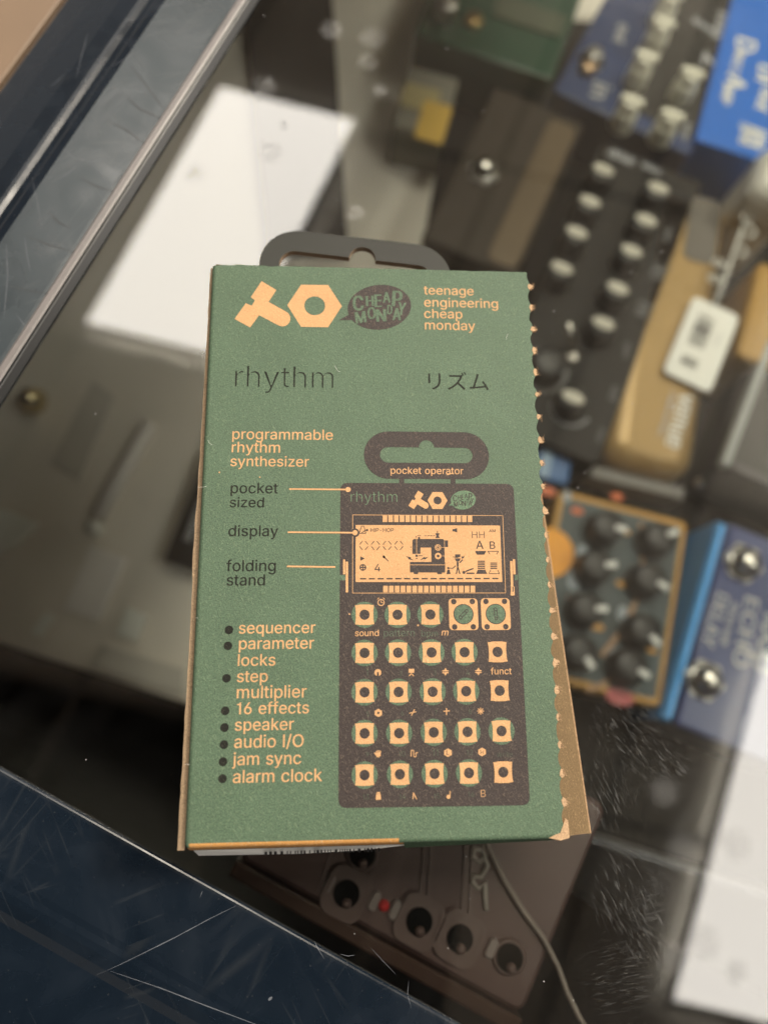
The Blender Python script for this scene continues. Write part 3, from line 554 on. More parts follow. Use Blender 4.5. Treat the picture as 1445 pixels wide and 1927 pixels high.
def ceiling_lamp(corner, label):
    """corner = the far left corner of the panel"""
    t = empty("ceiling_light", corner)

    def c(s, t_):
        p = ax * s - ay * t_
        return (p.x, p.y)
    inner = [c(0, 0), c(0, PL), c(PW, PL), c(PW, 0)]
    a = MB()
    a.add([(p[0], p[1], -0.005) for p in inner], [[3, 2, 1, 0]])
    a.build("diffuser", EMIT, t)
    a = MB()
    a.flat([[c(-.025, -.025), c(-.025, PL + .025), c(PW + .025, PL + .025), c(PW + .025, -.025)], inner], -0.008)
    a.build("frame", LFRAME, t)
    return tag(t, label, "ceiling light", "ceiling lights mirrored in the glass top")


ceiling_lamp(q0, "white ceiling light mirrored in the glass beside the left rail")
w0 = M(1265, 1880)
ceiling_lamp(w0 + ay * PL, "white ceiling light mirrored in the glass at the front right corner")

# ceiling boards with their grid; the lamps hang just below
mb = MB()
mb.add([(-4, -4, CEIL + 0.03), (4, -4, CEIL + 0.03), (4, 4.5, CEIL + 0.03), (-4, 4.5, CEIL + 0.03)], [[3, 2, 1, 0]])
tag(mb.build("ceiling", TILE), kind="structure")
# added dark sheet below the ceiling, darkens the mirror image of its near side
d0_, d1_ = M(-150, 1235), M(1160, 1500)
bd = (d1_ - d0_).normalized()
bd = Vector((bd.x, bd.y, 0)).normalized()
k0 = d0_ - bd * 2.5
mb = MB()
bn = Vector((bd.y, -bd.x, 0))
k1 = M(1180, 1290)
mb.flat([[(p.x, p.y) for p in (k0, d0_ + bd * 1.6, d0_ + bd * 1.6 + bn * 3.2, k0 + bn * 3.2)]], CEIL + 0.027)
tag(mb.build("added_dark_sheet", DARK_SHEET), kind="structure")
mb = MB()
c0 = q0
for k in range(-6, 7):
    for d, n_, st in ((ax, ay, PL + 0.04), (ay, ax, PW + 0.03)):
        o_ = c0 + n_ * (k * st - (0.02 if n_ is ay else 0.015))
        a_, b_ = o_ - d * 3.2, o_ + d * 3.2
        mb.flat([stroke(a_, b_, 0.022)], CEIL + (0.02 if n_ is ay else 0.023))
tag(mb.build("ceiling_grid", TBAR), kind="structure")

# ------------------------------------------------------------------ display case
A0, A1 = P(0, 770, 0), P(490, 0, 0)
LD = (A1 - A0).normalized()                 # along the left rail, away from us
LN = Vector((-LD.y, LD.x, 0))               # outwards
F0, F1 = P(0, 1440, 0), P(870, 1927, 0)
FD = (F1 - F0).normalized()                 # along the front rail, to the right
FN = Vector((FD.y, -FD.x, 0))
den = LD.x * FD.y - LD.y * FD.x
tt = ((F0.x - A0.x) * FD.y - (F0.y - A0.y) * FD.x) / den
CORNER = A0 + LD * tt
CASE_L, CASE_W = 1.25, 1.6


def vinyl(name, col, rough, bands):
    """dark plastic edging: rubbed dull patches, fine scratches, creases"""
    m, nt, b, N, K = nodes_of(name)
    tc = N.new('ShaderNodeTexCoord')
    n1 = N.new('ShaderNodeTexNoise')
    n1.inputs['Scale'].default_value = 70
    n1.inputs['Detail'].default_value = 6
    n1.inputs['Distortion'].default_value = 1.2
    K.new(tc.outputs['Object'], n1.inputs['Vector'])
    # scratches: thin cells stretched along two directions
    sc = []
    for rot, s in ((0.5, (260, 22, 1)), (-0.65, (200, 16, 1)), (1.9, (240, 14, 1))):
        mp = N.new('ShaderNodeMapping')
        mp.inputs['Rotation'].default_value = (0, 0, rot)
        mp.vector_type = 'TEXTURE'
        mp.inputs['Scale'].default_value = tuple(1.0 / q for q in s)
        K.new(tc.outputs['Object'], mp.inputs[0])
        vo = N.new('ShaderNodeTexVoronoi')
        vo.feature = 'DISTANCE_TO_EDGE'
        vo.inputs['Scale'].default_value = 1.0
        K.new(mp.outputs[0], vo.inputs['Vector'])
        r = N.new('ShaderNodeMapRange')
        r.inputs[1].default_value = 0.0
        r.inputs[2].default_value = 0.035
        r.inputs[3].default_value = 1.0
        r.inputs[4].default_value = 0.0
        K.new(vo.outputs['Distance'], r.inputs[0])
        n = N.new('ShaderNodeTexNoise')
        n.inputs['Scale'].default_value = 45 + 20 * rot
        K.new(tc.outputs['Object'], n.inputs['Vector'])
        g = N.new('ShaderNodeMapRange')
        g.inputs[1].default_value = 0.56
        g.inputs[2].default_value = 0.66
        K.new(n.outputs['Fac'], g.inputs[0])
        mu = N.new('ShaderNodeMath')
        mu.operation = 'MULTIPLY'
        K.new(r.outputs[0], mu.inputs[0])
        K.new(g.outputs[0], mu.inputs[1])
        sc.append(mu)
    s1 = N.new('ShaderNodeMath')
    s1.operation = 'MAXIMUM'
    K.new(sc[0].outputs[0], s1.inputs[0])
    K.new(sc[1].outputs[0], s1.inputs[1])
    s2 = N.new('ShaderNodeMath')
    s2.operation = 'MAXIMUM'
    K.new(s1.outputs[0], s2.inputs[0])
    K.new(sc[2].outputs[0], s2.inputs[1])
    # dust specks
    vd = N.new('ShaderNodeTexVoronoi')
    vd.inputs['Scale'].default_value = 420
    K.new(tc.outputs['Object'], vd.inputs['Vector'])
    rd = N.new('ShaderNodeMapRange')
    rd.inputs[1].default_value = 0.05
    rd.inputs[2].default_value = 0.09
    rd.inputs[3].default_value = 1.0
    rd.inputs[4].default_value = 0.0
    K.new(vd.outputs['Distance'], rd.inputs[0])
    mx = N.new('ShaderNodeMix')
    mx.data_type = 'RGBA'
    mx.inputs[6].default_value = tuple(c * 0.75 for c in col) + (1,)
    mx.inputs[7].default_value = tuple(c * 1.35 for c in col) + (1,)
    K.new(n1.outputs['Fac'], mx.inputs[0])
    m2 = N.new('ShaderNodeMix')
    m2.data_type = 'RGBA'
    m2.inputs[7].default_value = (0.30, 0.31, 0.30, 1)
    f = N.new('ShaderNodeMath')
    f.operation = 'MULTIPLY'
    f.inputs[1].default_value = bands
    K.new(s2.outputs[0], f.inputs[0])
    f2 = N.new('ShaderNodeMath')
    f2.operation = 'MULTIPLY_ADD'
    f2.inputs[1].default_value = 0.05
    K.new(rd.outputs[0], f2.inputs[0])
    K.new(f.outputs[0], f2.inputs[2])
    K.new(f2.outputs[0], m2.inputs[0])
    K.new(mx.outputs[2], m2.inputs[6])
    K.new(m2.outputs[2], b.inputs['Base Color'])
    rr = N.new('ShaderNodeMapRange')
    rr.inputs[1].default_value = 0.3
    rr.inputs[2].default_value = 0.7
    rr.inputs[3].default_value = rough * 0.7
    rr.inputs[4].default_value = rough * 1.5
    K.new(n1.outputs['Fac'], rr.inputs[0])
    K.new(rr.outputs[0], b.inputs['Roughness'])
    bp = N.new('ShaderNodeBump')
    b.inputs['Specular IOR Level'].default_value = 0.36
    bp.inputs['Strength'].default_value = 0.25
    bp.inputs['Distance'].default_value = 0.0002
    hh = N.new('ShaderNodeMath')
    hh.operation = 'MULTIPLY_ADD'
    hh.inputs[1].default_value = -0.02
    K.new(s2.outputs[0], hh.inputs[0])
    K.new(n1.outputs['Fac'], hh.inputs[2])
    K.new(hh.outputs[0], bp.inputs['Height'])
    K.new(bp.outputs[0], b.inputs['Normal'])
    return m


NAVY = vinyl("navy_edging", (0.0050, 0.0092, 0.0160), 0.24, 0.03)
GREYBLUE = vinyl("worn_grey_blue_edging", (0.022, 0.031, 0.038), 0.28, 0.06)
GASKET = paint("black_gasket", (0.008, 0.009, 0.010), 0.35)
LIP = paint("pale_lip", (0.13, 0.12, 0.12), 0.4, 0, 0.3, 200)  # paler strip along the inner edge of the left rail
CARCASS = paint("black_case_panel", (0.006, 0.006, 0.007), 0.6)
SHELFM = paint("grey_beige_shelf_board", (0.80, 0.75, 0.67), 0.55, 0, 0.12, 14, 0.1, 200)

case = empty("display_case", CORNER)
tag(case, "glass topped display case with worn dark blue edging, the box lies on it", "display case")
OFF = CORNER


def W(p, z=0.0):
    """world point -> local of the case"""
    return (p.x - OFF.x, p.y - OFF.y, z)


SCR = paint("scratched_vinyl", (0.10, 0.11, 0.13), 0.5, 0, 0.3, 900)
CREASE = paint("creased_vinyl", (0.010, 0.014, 0.018), 0.45, 0, 0.3, 300)


def rail(name, d, n, prof, mats, matidx, length, sign, marks):
    a = MB()
    v = []
    for (s, z) in prof:
        p0 = CORNER + n * s - d * s
        p1 = CORNER + n * s + d * length
        v += [W(p0, z), W(p1, z)]
    ff = []
    for k in range(len(prof) - 1):
        q = [2 * k, 2 * k + 1, 2 * k + 3, 2 * k + 2]
        ff.append(q if sign > 0 else q[::-1])
    for q, mi in zip(ff, matidx):
        a.add(v, [q], mi, True)
    def top(s):
        for k in range(len(prof) - 1):
            if prof[k][0] <= s <= prof[k + 1][0] and prof[k + 1][0] > prof[k][0]:
                f = (s - prof[k][0]) / (prof[k + 1][0] - prof[k][0])
                return prof[k][1] + f * (prof[k + 1][1] - prof[k][1])
        return prof[0][1]
    for (pts, w_, mi) in marks:
        q = []
        for (u, v) in pts:
            p = P(u, v, 0.0015) - CORNER
            q.append((p.dot(n) , p.dot(d)))
        fine = []
        for i in range(len(q) - 1):
            for k in range(8):
                f = k / 8
                fine.append((q[i][0] + (q[i + 1][0] - q[i][0]) * f, q[i][1] + (q[i + 1][1] - q[i][1]) * f))
        fine.append(q[-1])
        vv = []
        for i, (s, t_) in enumerate(fine):
            ww = w_ * (0.25 + 0.75 * math.sin(math.pi * (i + .3) / (len(fine) - .4))) * random.uniform(.7, 1.2)
            e0, e1 = fine[max(0, i - 1)], fine[min(len(fine) - 1, i + 1)]
            ds, dt = e1[0] - e0[0], e1[1] - e0[1]
            L_ = math.hypot(ds, dt) or 1
            ns, nt_ = -dt / L_, ds / L_
            for sg in (-1, 1):
                s2, t2 = s + ns * ww / 2 * sg, t_ + nt_ * ww / 2 * sg
                p = CORNER + n * s2 + d * t2
                vv.append(W(p, top(s2) + .00002))
        ff = [[2 * i, 2 * i + 1, 2 * i + 3, 2 * i + 2] for i in range(len(fine) - 1)]
        a.add(vv, ff, mi)
    o = a.build(name, mats, case)
    return o


def mm(l):
    return [(s / 1000, z / 1000) for s, z in l]


lp = mm([(0.0, 0.3), (0.25, 0.75), (2.2, 0.75), (2.45, 0.9), (2.6, 1.5), (3.0, 1.75), (4.3, 1.8), (4.9, 1.4), (5.6, 1.5),
         (21.0, 2.2), (23.0, 1.95), (24.6, 1.1), (25.8, 0.9), (26.9, 1.35), (27.8, 1.4), (29.0, 1.1), (33, 0.2), (42, -2.6), (50, -5.5), (53.5, -9), (55, -14), (55.2, -30)])
rail("left_rail", LD, LN, lp, [GASKET, LIP, GREYBLUE, NAVY, SCR, CREASE],
     [0, 0, 0, 0, 1, 1, 1, 2, 2, 3, 3, 3, 3, 3, 3, 3, 3, 3, 3, 3], CASE_L, +1, [
    ([(248, 128), (278, 165), (310, 205)], .0005, 5), ([(240, 185), (262, 205), (303, 222)], .0006, 5), ([(198, 226), (240, 246), (272, 270)], .0005, 5),
    ([(150, 335), (180, 350), (214, 360)], .0004, 5), ([(92, 400), (112, 420), (134, 430)], .0005, 5), ([(50, 446), (95, 462), (140, 474)], .0004, 5), ([(20, 540), (60, 548), (92, 552)], .0004, 5),
    ([(160, 50), (152, 90), (142, 142)], .00018, 4), ([(118, 128), (104, 140), (88, 152)], .00014, 4), ([(290, 18), (320, 12), (362, 6)], .00015, 4), ([(268, 70), (312, 62), (372, 58)], .0001, 4),
    ([(120, 282), (142, 300), (176, 306), (210, 294)], .0001, 4), ([(60, 330), (72, 380), (80, 432)], .0001, 4), ([(14, 462), (16, 520), (8, 600)], .00016, 4), ([(48, 448), (52, 480), (58, 512)], .00013, 4),
    ([(100, 345), (128, 330), (160, 300)], .0001, 4), ([(30, 590), (45, 610), (58, 618)], .0001, 4), ([(200, 130), (230, 118), (268, 96)], .0001, 4)])
fp = mm([(0.0, 0.3), (0.15, 0.8), (0.4, 1.05), (0.7, 1.15), (1.2, 1.2), (10, 1.3), (16.5, 1.25), (17.8, 1.1), (19.0, 1.12), (20.4, 0.95), (22.5, 0.4), (24.6, -0.5),
         (25.8, -0.62), (27.2, -0.75), (32, -1.2), (50, -3), (66, -5), (69, -12), (69.5, -30)])
rail("front_rail", FD, FN, fp, [GASKET, LIP, GREYBLUE, NAVY, SCR, CREASE], [0, 3, 3, 3, 3, 3, 3, 3, 3, 3, 3, 3, 3, 3, 3, 3, 3], CASE_W, -1, [
    ([(176, 1842), (250, 1805), (330, 1765), (395, 1730), (444, 1706)], .00016, 4), ([(205, 1832), (300, 1862), (400, 1900), (520, 1945)], .00020, 4), ([(376, 1690), (379, 1682), (381, 1678)], .0001, 4),
    ([(592, 1776), (600, 1790), (610, 1806)], .00012, 4), ([(505, 1884), (512, 1878)], .0006, 4), 
    ([(700, 1790), (720, 1812), (745, 1838)], .0001, 4), ([(770, 1850), (768, 1876), (774, 1900)], .00009, 4), ([(640, 1800), (655, 1804), (668, 1802)], .0001, 4)])

# panels under the rails, floor of the case
a = MB()
c_ = CORNER
cl, cr_ = CORNER + LN * 0.03 - LD * 0.03, CORNER + FN * 0.03 - FD * 0.03
far_l = CORNER + LD * CASE_L + LN * 0.03
far_f = CORNER + FD * CASE_W + FN * 0.03
base_pts = [CORNER + LN * .32 + FN * .03, CORNER + FD * CASE_W + FN * .03, CORNER + FD * CASE_W + LD * CASE_L, CORNER + LD * CASE_L + LN * .32]
bl = [W(p, -0.95) for p in base_pts]
tl = [W(p, -0.012) for p in base_pts]
a.add(bl + tl, [[0, 1, 2, 3], [0, 1, 5, 4], [1, 2, 6, 5], [2, 3, 7, 6], [3, 0, 4, 7]])
a.build("carcass", CARCASS, case)
# brown counter top beside the left rail
a = MB()
ct = [CORNER + LN * .0556 + FN * .046, CORNER + LN * .0556 + LD * CASE_L, CORNER + LN * .34 + LD * CASE_L, CORNER + LN * .34 + FN * .046]
a.ext([W(p)[:2] for p in ct], [(-0.030, 0), (-0.0125, 0), (-0.012, .0005)], 0, True, True)
a.build("counter_top", paint("brown_laminate", (0.155, 0.105, 0.068), 0.6, 0, 0.15, 40), case)

# shelf: its front edge is the pale line across the lower left
s0, s1 = P(0, 1210, SHELF), P(370, 1330, SHELF)
sd = (s1 - s0).normalized()
sn = Vector((-sd.y, sd.x, 0))
sa = s0 - sd * 0.10
a = MB()
sh = [sa, sa + sd * 1.5, sa + sd * 1.5 + sn * 1.1, sa + sn * 1.1]
a.ext([W(p)[:2] for p in sh], [(SHELF - 0.012, 0), (SHELF - 0.001, 0), (SHELF, 0.001)])
a.build("shelf", SHELFM, case)
# bright front nosing of the shelf
a = MB()
e0 = sa - sn * 0.001
a.ext([W(p)[:2] for p in (e0 - sn * .004, e0 - sn * .004 + sd * 1.5, e0 + sd * 1.5, e0)], [(SHELF - 0.02, 0), (SHELF - 0.03, 0)][::-1] + [(SHELF - 0.012, 0.0005)])
a.build("shelf_edge", paint("dark_metal_edge", (0.03, 0.03, 0.034), 0.25, 0.6), case)

# ------------------------------------------------------------------ glass
gm, nt, b, N, K = nodes_of("smudged_glass")
N.remove(b)
out = N["Material Output"]
tc = N.new('ShaderNodeTexCoord')


def math_(op, a, b_=None, c=None):
    n = N.new('ShaderNodeMath')
    n.operation = op
    n.use_clamp = False
    for i, x in enumerate((a, b_, c)):
        if x is None:
            continue
        if isinstance(x, (int, float)):
            n.inputs[i].default_value = x
        else:
            K.new(x, n.inputs[i])
    return n.outputs[0]


def spot(u, v, r0, r1):
    """1 within r0 (m) of a place on the glass, 0 beyond r1"""
    p = W(P(u, v, 0))
    d = N.new('ShaderNodeVectorMath')
    d.operation = 'DISTANCE'
    d.inputs[1].default_value = p
    K.new(tc.outputs['Object'], d.inputs[0])
    r = N.new('ShaderNodeMapRange')
    r.interpolation_type = 'SMOOTHSTEP'
    r.inputs[1].default_value = r0
    r.inputs[2].default_value = r1
    r.inputs[3].default_value = 1
    r.inputs[4].default_value = 0
    K.new(d.outputs['Value'], r.inputs[0])
    return r.outputs[0]


def streaks(rot, scale, lo, hi, dist=0.6, detail=2):
    mp = N.new('ShaderNodeMapping')
    mp.inputs['Rotation'].default_value = (0, 0, rot)
    mp.vector_type = 'TEXTURE'
    mp.inputs['Scale'].default_value = tuple(1.0 / q for q in scale)
    K.new(tc.outputs['Object'], mp.inputs[0])
    n = N.new('ShaderNodeTexNoise')
    n.inputs['Scale'].default_value = 1
    n.inputs['Detail'].default_value = detail
    n.inputs['Distortion'].default_value = dist
    K.new(mp.outputs[0], n.inputs['Vector'])
    r = N.new('ShaderNodeMapRange')
    r.inputs[1].default_value = lo
    r.inputs[2].default_value = hi
    K.new(n.outputs['Fac'], r.inputs[0])
    return r.outputs[0]


def big(lst):
    o = lst[0]
    for x in lst[1:]:
        o = math_('MAXIMUM', o, x)
    return o


# wiped smears: short strokes in a few areas
sm1 = math_('MULTIPLY', streaks(0.42, (2600, 300, 1), 0.54, 0.80), big([spot(1190, 1680, .003, .0125), spot(1230, 1780, .003, .010), spot(1130, 1500, .002, .010)]))
sm2 = math_('MULTIPLY', streaks(1.75, (2800, 300, 1), 0.54, 0.80), big([spot(1230, 1700, .002, .009), spot(1165, 1840, .002, .010)]))
sm3 = math_('MULTIPLY', streaks(0.75, (2800, 420, 1), 0.54, 0.80), big([spot(1190, 1380, .003, .012), spot(1260, 1450, .002, .010), spot(1300, 1560, .001, .006)]))
# fingerprints: ridges inside an oval
wv = N.new('ShaderNodeTexWave')
wv.wave_type = 'RINGS'
wv.inputs['Scale'].default_value = 900
wv.inputs['Distortion'].default_value = 4.0
wv.inputs['Detail'].default_value = 1
mpw = N.new('ShaderNodeMapping')
mpw.inputs['Location'].default_value = (-0.171, 0.09, 0)
K.new(tc.outputs['Object'], mpw.inputs[0])
K.new(mpw.outputs[0], wv.inputs['Vector'])
wr = N.new('ShaderNodeMapRange')
wr.inputs[1].default_value = 0.45
wr.inputs[2].default_value = 0.75
K.new(wv.outputs['Fac'], wr.inputs[0])
fp_ = math_('MULTIPLY', wr.outputs[0], big([spot(1325, 1775, .001, .0048), spot(1385, 1830, .0008, .0034), spot(1385, 1590, .001, .0046), spot(1270, 1800, .001, .0045), spot(1285, 1600, .001, .0050), spot(1250, 1490, .001, .0045)]))
greasy = math_('MULTIPLY', streaks(0.2, (700, 900, 1), 0.36, 0.6), big([spot(508, 285, .0008, .0046), spot(365, 325, .0008, .0042), spot(535, 235, .0002, .0022)]))
blobs = math_('MULTIPLY', streaks(0.4, (420, 560, 1), 0.30, 0.80), big([spot(625, 55, .0012, .0045), spot(700, 70, .0012, .0050), spot(500, 160, .001, .0042), spot(715, 170, .0006, .0030), spot(668, 400, .001, .0034), spot(690, 115, .001, .004)]))
# specks of dust
vd = N.new('ShaderNodeTexVoronoi')
vd.inputs['Scale'].default_value = 170
K.new(tc.outputs['Object'], vd.inputs['Vector'])
dust = N.new('ShaderNodeMapRange')
dust.inputs[1].default_value = 0.012
dust.inputs[2].default_value = 0.028
dust.inputs[3].default_value = 0.85
dust.inputs[4].default_value = 0.0
K.new(vd.outputs['Distance'], dust.inputs[0])
# very light overall film
film = math_('MULTIPLY', streaks(0.9, (40, 90, 1), 0.35, 0.75, 1.0, 4), 0.003)
# long scratches
scr = math_('MULTIPLY', streaks(0.62, (2600, 26, 1), 0.735, 0.76, 0.15, 0), 0.5)

smear = big([math_('MULTIPLY', sm1, 0.75), math_('MULTIPLY', sm2, 0.6), math_('MULTIPLY', sm3, 0.6)])
white = math_('ADD', big([math_('MULTIPLY', smear, 0.12), math_('MULTIPLY', fp_, 0.07), math_('MULTIPLY', blobs, 0.13), math_('MULTIPLY', greasy, 0.03), dust.outputs[0], math_('MULTIPLY', scr, 0.0)]), film)
dull = big([math_('MULTIPLY', smear, 0.6), math_('MULTIPLY', fp_, 0.5), math_('MULTIPLY', greasy, 0.42), math_('MULTIPLY', blobs, 0.5), dust.outputs[0]])

fr = N.new('ShaderNodeFresnel')
fr.inputs['IOR'].default_value = 1.5
fac = math_('MULTIPLY', fr.outputs[0], 1.95)
tr = N.new('ShaderNodeBsdfTransparent')
tr.inputs[0].default_value = (0.93, 0.95, 0.93, 1)
g1 = N.new('ShaderNodeBsdfGlossy')
g1.inputs['Roughness'].default_value = 0.0
g2 = N.new('ShaderNodeBsdfGlossy')
g2.inputs['Roughness'].default_value = 0.35
gmix = N.new('ShaderNodeMixShader')
K.new(dull, gmix.inputs[0])
K.new(g1.outputs[0], gmix.inputs[1])
K.new(g2.outputs[0], gmix.inputs[2])
mix = N.new('ShaderNodeMixShader')
K.new(fac, mix.inputs[0])
K.new(tr.outputs[0], mix.inputs[1])
K.new(gmix.outputs[0], mix.inputs[2])
df = N.new('ShaderNodeBsdfDiffuse')
df.inputs[0].default_value = (0.62, 0.63, 0.65, 1)
mix2 = N.new('ShaderNodeMixShader')
K.new(white, mix2.inputs[0])
K.new(mix.outputs[0], mix2.inputs[1])
K.new(df.outputs[0], mix2.inputs[2])
K.new(mix2.outputs[0], out.inputs['Surface'])

gm2, nt, b, N2, K2 = nodes_of("glass_underside")
N2.remove(b)
t2 = N2.new('ShaderNodeBsdfTransparent')
t2.inputs[0].default_value = (0.97, 0.985, 0.975, 1)
K2.new(t2.outputs[0], N2["Material Output"].inputs['Surface'])

a = MB()
gp = [CORNER + LN * .004 - LD * .0 + FN * 0.0, CORNER + FD * (CASE_W - .005), CORNER + FD * (CASE_W - .005) + LD * (CASE_L - .005), CORNER + LD * (CASE_L - .005) + LN * .004]
gl = [W(p)[:2] for p in gp]
a.ext(gl, [(-0.006, 0), (0.0, 0)], mat=1, cap_top=True, cap_bot=True, top_mat=0)
glass = a.build("glass_top", [gm, gm2], case)

# ================================================================== things in the case


class Spot:
    """a place for a thing: origin under pixel 0, x axis along the pixels 0 -> 1, at height z"""

    def __init__(s, p0, p1, ztop, zbase=SHELF, rightangle=True):
        s.z = ztop
        o, q = P(*p0, ztop), P(*p1, ztop)
        s.ang = math.atan2(q.y - o.y, q.x - o.x)
        s.w = (q - o).length
        s.o = Vector((o.x, o.y, zbase))
        s.zb = zbase
        s.ca, s.sa = math.cos(s.ang), math.sin(s.ang)

    def at(s, u, v, z=None):
        """local x, y under a pixel on the plane z (world height)"""
        p = P(u, v, s.z if z is None else z) - s.o
        return (p.x * s.ca + p.y * s.sa, -p.x * s.sa + p.y * s.ca)

    def empty(s, name, label, cat, group=None):
        t = empty(name, s.o, s.ang)
        tag(t, label, cat, group)
        return t


CREAM = paint("cream_plastic", (0.86, 0.83, 0.71), 0.4, 0, 0.05, 100)
DIMCREAM = paint("dim_cream_plastic", (0.56, 0.53, 0.45), 0.45, 0, 0.08, 100)
BLACKP = paint("black_plastic", (0.012, 0.012, 0.013), 0.45)
CHROME = paint("chrome", (0.52, 0.50, 0.47), 0.26, 1.0, 0.1, 30)
STEEL = paint("dull_steel", (0.42, 0.41, 0.40), 0.35, 1.0, 0.15, 60)
WHITEINK = paint("white_ink", (0.72, 0.72, 0.70), 0.5)
DIMINK = paint("dim_ink", (0.13, 0.13, 0.135), 0.6)
GREYINK = paint("pale_grey_ink", (0.42, 0.43, 0.46), 0.5)


def pedal_body(t, poly, h, r_top, mats, name="body", z0=0.0, top_mat=None):
    a = MB()
    lv = [(z0, 0.0006), (z0 + 0.001, 0)]
    for k in range(7):
        t_ = math.pi / 2 * k / 6
        lv.append((h - r_top + r_top * math.sin(t_), r_top * (1 - math.cos(t_))))
    a.ext(poly, lv, 0, True, True, True, top_mat)
    return a.build(name, mats, t)


def footswitch(t, x, y, z, s=1.0):
    a = MB()
    a.lathe([(.0085 * s, 0), (.0085 * s, .0022 * s), (.0075 * s, .003 * s), (.0056 * s, .003 * s), (.0056 * s, .0075 * s), (.0048 * s, .0092 * s), (.003 * s, .0101 * s), (.0008 * s, .0104 * s)], 24, (x, y, z))
    a.add([], [])
    o = a.build("footswitch", CHROME, t)
    a = MB()
    a.ext(circ(x, y, .0102 * s, 6), [(z, 0), (z + .0016 * s, 0), (z + .0019 * s, .0004 * s)])
    a.build("nut", STEEL, o)
    return o


def knob(t, x, y, z, r, h, body, cap, ang, pointer=None, caprad=0.75, capel=1.0):
    a = MB()
    a.lathe([(r, 0), (r * 0.99, h * 0.5), (r * 0.93, h * 0.92), (r * 0.86, h), (r * 0.2, h)], 24, (x, y, z))
    o = a.build("knob", body, t)
    if pointer is not None:
        a = MB()
        p = Vector((x, y))
        d = Vector((math.cos(ang), math.sin(ang)))
        a.ext(stroke(p + d * r * pointer[0], p + d * r * pointer[1], pointer[2]), [(z + h * 0.3, 0), (z + h + 0.0006, 0)], 0)
        a.build("pointer", cap, o)
    elif cap is not None:
        a = MB()
        a.ext(circ(x, y, r * caprad, 22, r * caprad * capel), [(z + h - .0005, 0), (z + h + .0008, 0), (z + h + .0012, .0004)])
        a.build("cap", cap, o)
    return o


def letters(t, s, sp, p0, p1, z, mat, fat=0.0, yscale=1.0, flip=False):
    """raised print on a thing: baseline between two pixels"""
    a = MB()
    x0, y0 = sp.at(*p0, z)
    x1, y1 = sp.at(*p1, z)
    d = Vector((x1 - x0, y1 - y0))
    em = d.length / text_width(s)
    d.normalize()
    u = Vector((-d.y, d.x)) * (-1 if flip else 1)
    zl = z - sp.zb + 0.0004
    for k, sh in enumerate((-.025, 0, .025)):
        put_text(a, s, (x0 + d.x * em * sh, y0 + d.y * em * sh, 0), (d.x * em, d.y * em, 0), (u.x * em * yscale, u.y * em * yscale, 0), zl + k * .00002, 0, 0)
    return a.build("lettering", mat, t)


def polyl(sp, pts, z=None):
    return [sp.at(u, v, z) for u, v in pts]


def ccw(poly):
    ar = sum(poly[i - 1][0] * poly[i][1] - poly[i][0] * poly[i - 1][1] for i in range(len(poly)))
    return poly if ar > 0 else poly[::-1]


def quad(sp, p0, p1, depth, z=None, r=0.003, width=None):
    """rounded rectangle: edge p0-p1 is its front (lower) edge, depth goes away from us"""
    x0, y0 = sp.at(*p0, z)
    x1, y1 = sp.at(*p1, z)
    w = width or math.hypot(x1 - x0, y1 - y0)
    return rrect(x0 + w / 2, y0 + depth / 2, w, depth, r)


ZT = -0.245
# --- black sheet added for the shade in the gaps between the pedals
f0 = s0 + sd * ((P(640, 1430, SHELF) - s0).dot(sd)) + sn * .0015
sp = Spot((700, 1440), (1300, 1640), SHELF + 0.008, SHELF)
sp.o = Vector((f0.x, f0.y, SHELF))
t = sp.empty("gap_shade_sheet", "flat black sheet added for the shade under the rows of effects pedals", "shade sheet")
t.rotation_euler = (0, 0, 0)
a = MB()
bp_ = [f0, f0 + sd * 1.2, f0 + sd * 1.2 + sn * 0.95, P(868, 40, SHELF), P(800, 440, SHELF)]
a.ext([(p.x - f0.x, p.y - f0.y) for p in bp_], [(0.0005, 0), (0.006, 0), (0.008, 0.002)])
a.build("shade_panel", paint("shade_black", (0.010, 0.0095, 0.009), 0.8, 0, 0.2, 60, 0, 400, 0.2), t)

# --- flat dark band running away to the back on the left
sp = Spot((485, 300), (640, 300), SHELF + 0.01)
t = sp.empty("dark_band", "long flat black band on the shelf behind the mirrored lamp", "flat case")
a = MB()
pl = polyl(sp, [(505, 470), (655, 470), (622, -60), (450, -60)])
a.ext(ccw(pl), [(0.0005, 0), (0.009, 0), (0.010, 0.001)])
a.build("band_face", paint("charcoal_tone", (0.012, 0.012, 0.013), 0.8, 0, 0.2, 40), t)

# --- green pedal at the back
sp = Spot((778, 62), (1040, 150), -0.245)
t = sp.empty("effects_pedal", "dark green effects pedal with a silver knob at the back of the case", "effects pedal", "effects pedals in the case")
gp_ = paint("green_enamel", (0.012, 0.055, 0.030), 0.3, 0, 0.2, 30)
w = sp.w
a = MB()
pedal_body(t, rrect(w / 2, 0.06, w, 0.12, .004), 0.055, .002, gp_)
kx = sp.at(840, 5, -0.235)
knob(t, kx[0], kx[1], 0.055, .0085, .012, STEEL, None, 0)
kx = sp.at(892, 28, -0.24)
knob(t, kx[0], kx[1], 0.055, .007, .004, paint("brass", (0.35, 0.24, 0.10), 0.35, 1.0), None, 0)
kx = sp.at(1000, 20, -0.24)
a = MB()
a.ext(rrect(kx[0], kx[1], .05, .02, .003), [(.055, 0), (.0565, 0), (.057, .0005)])
a.build("nameplate", paint("olive_plate", (0.06, 0.075, 0.045), 0.5), t)

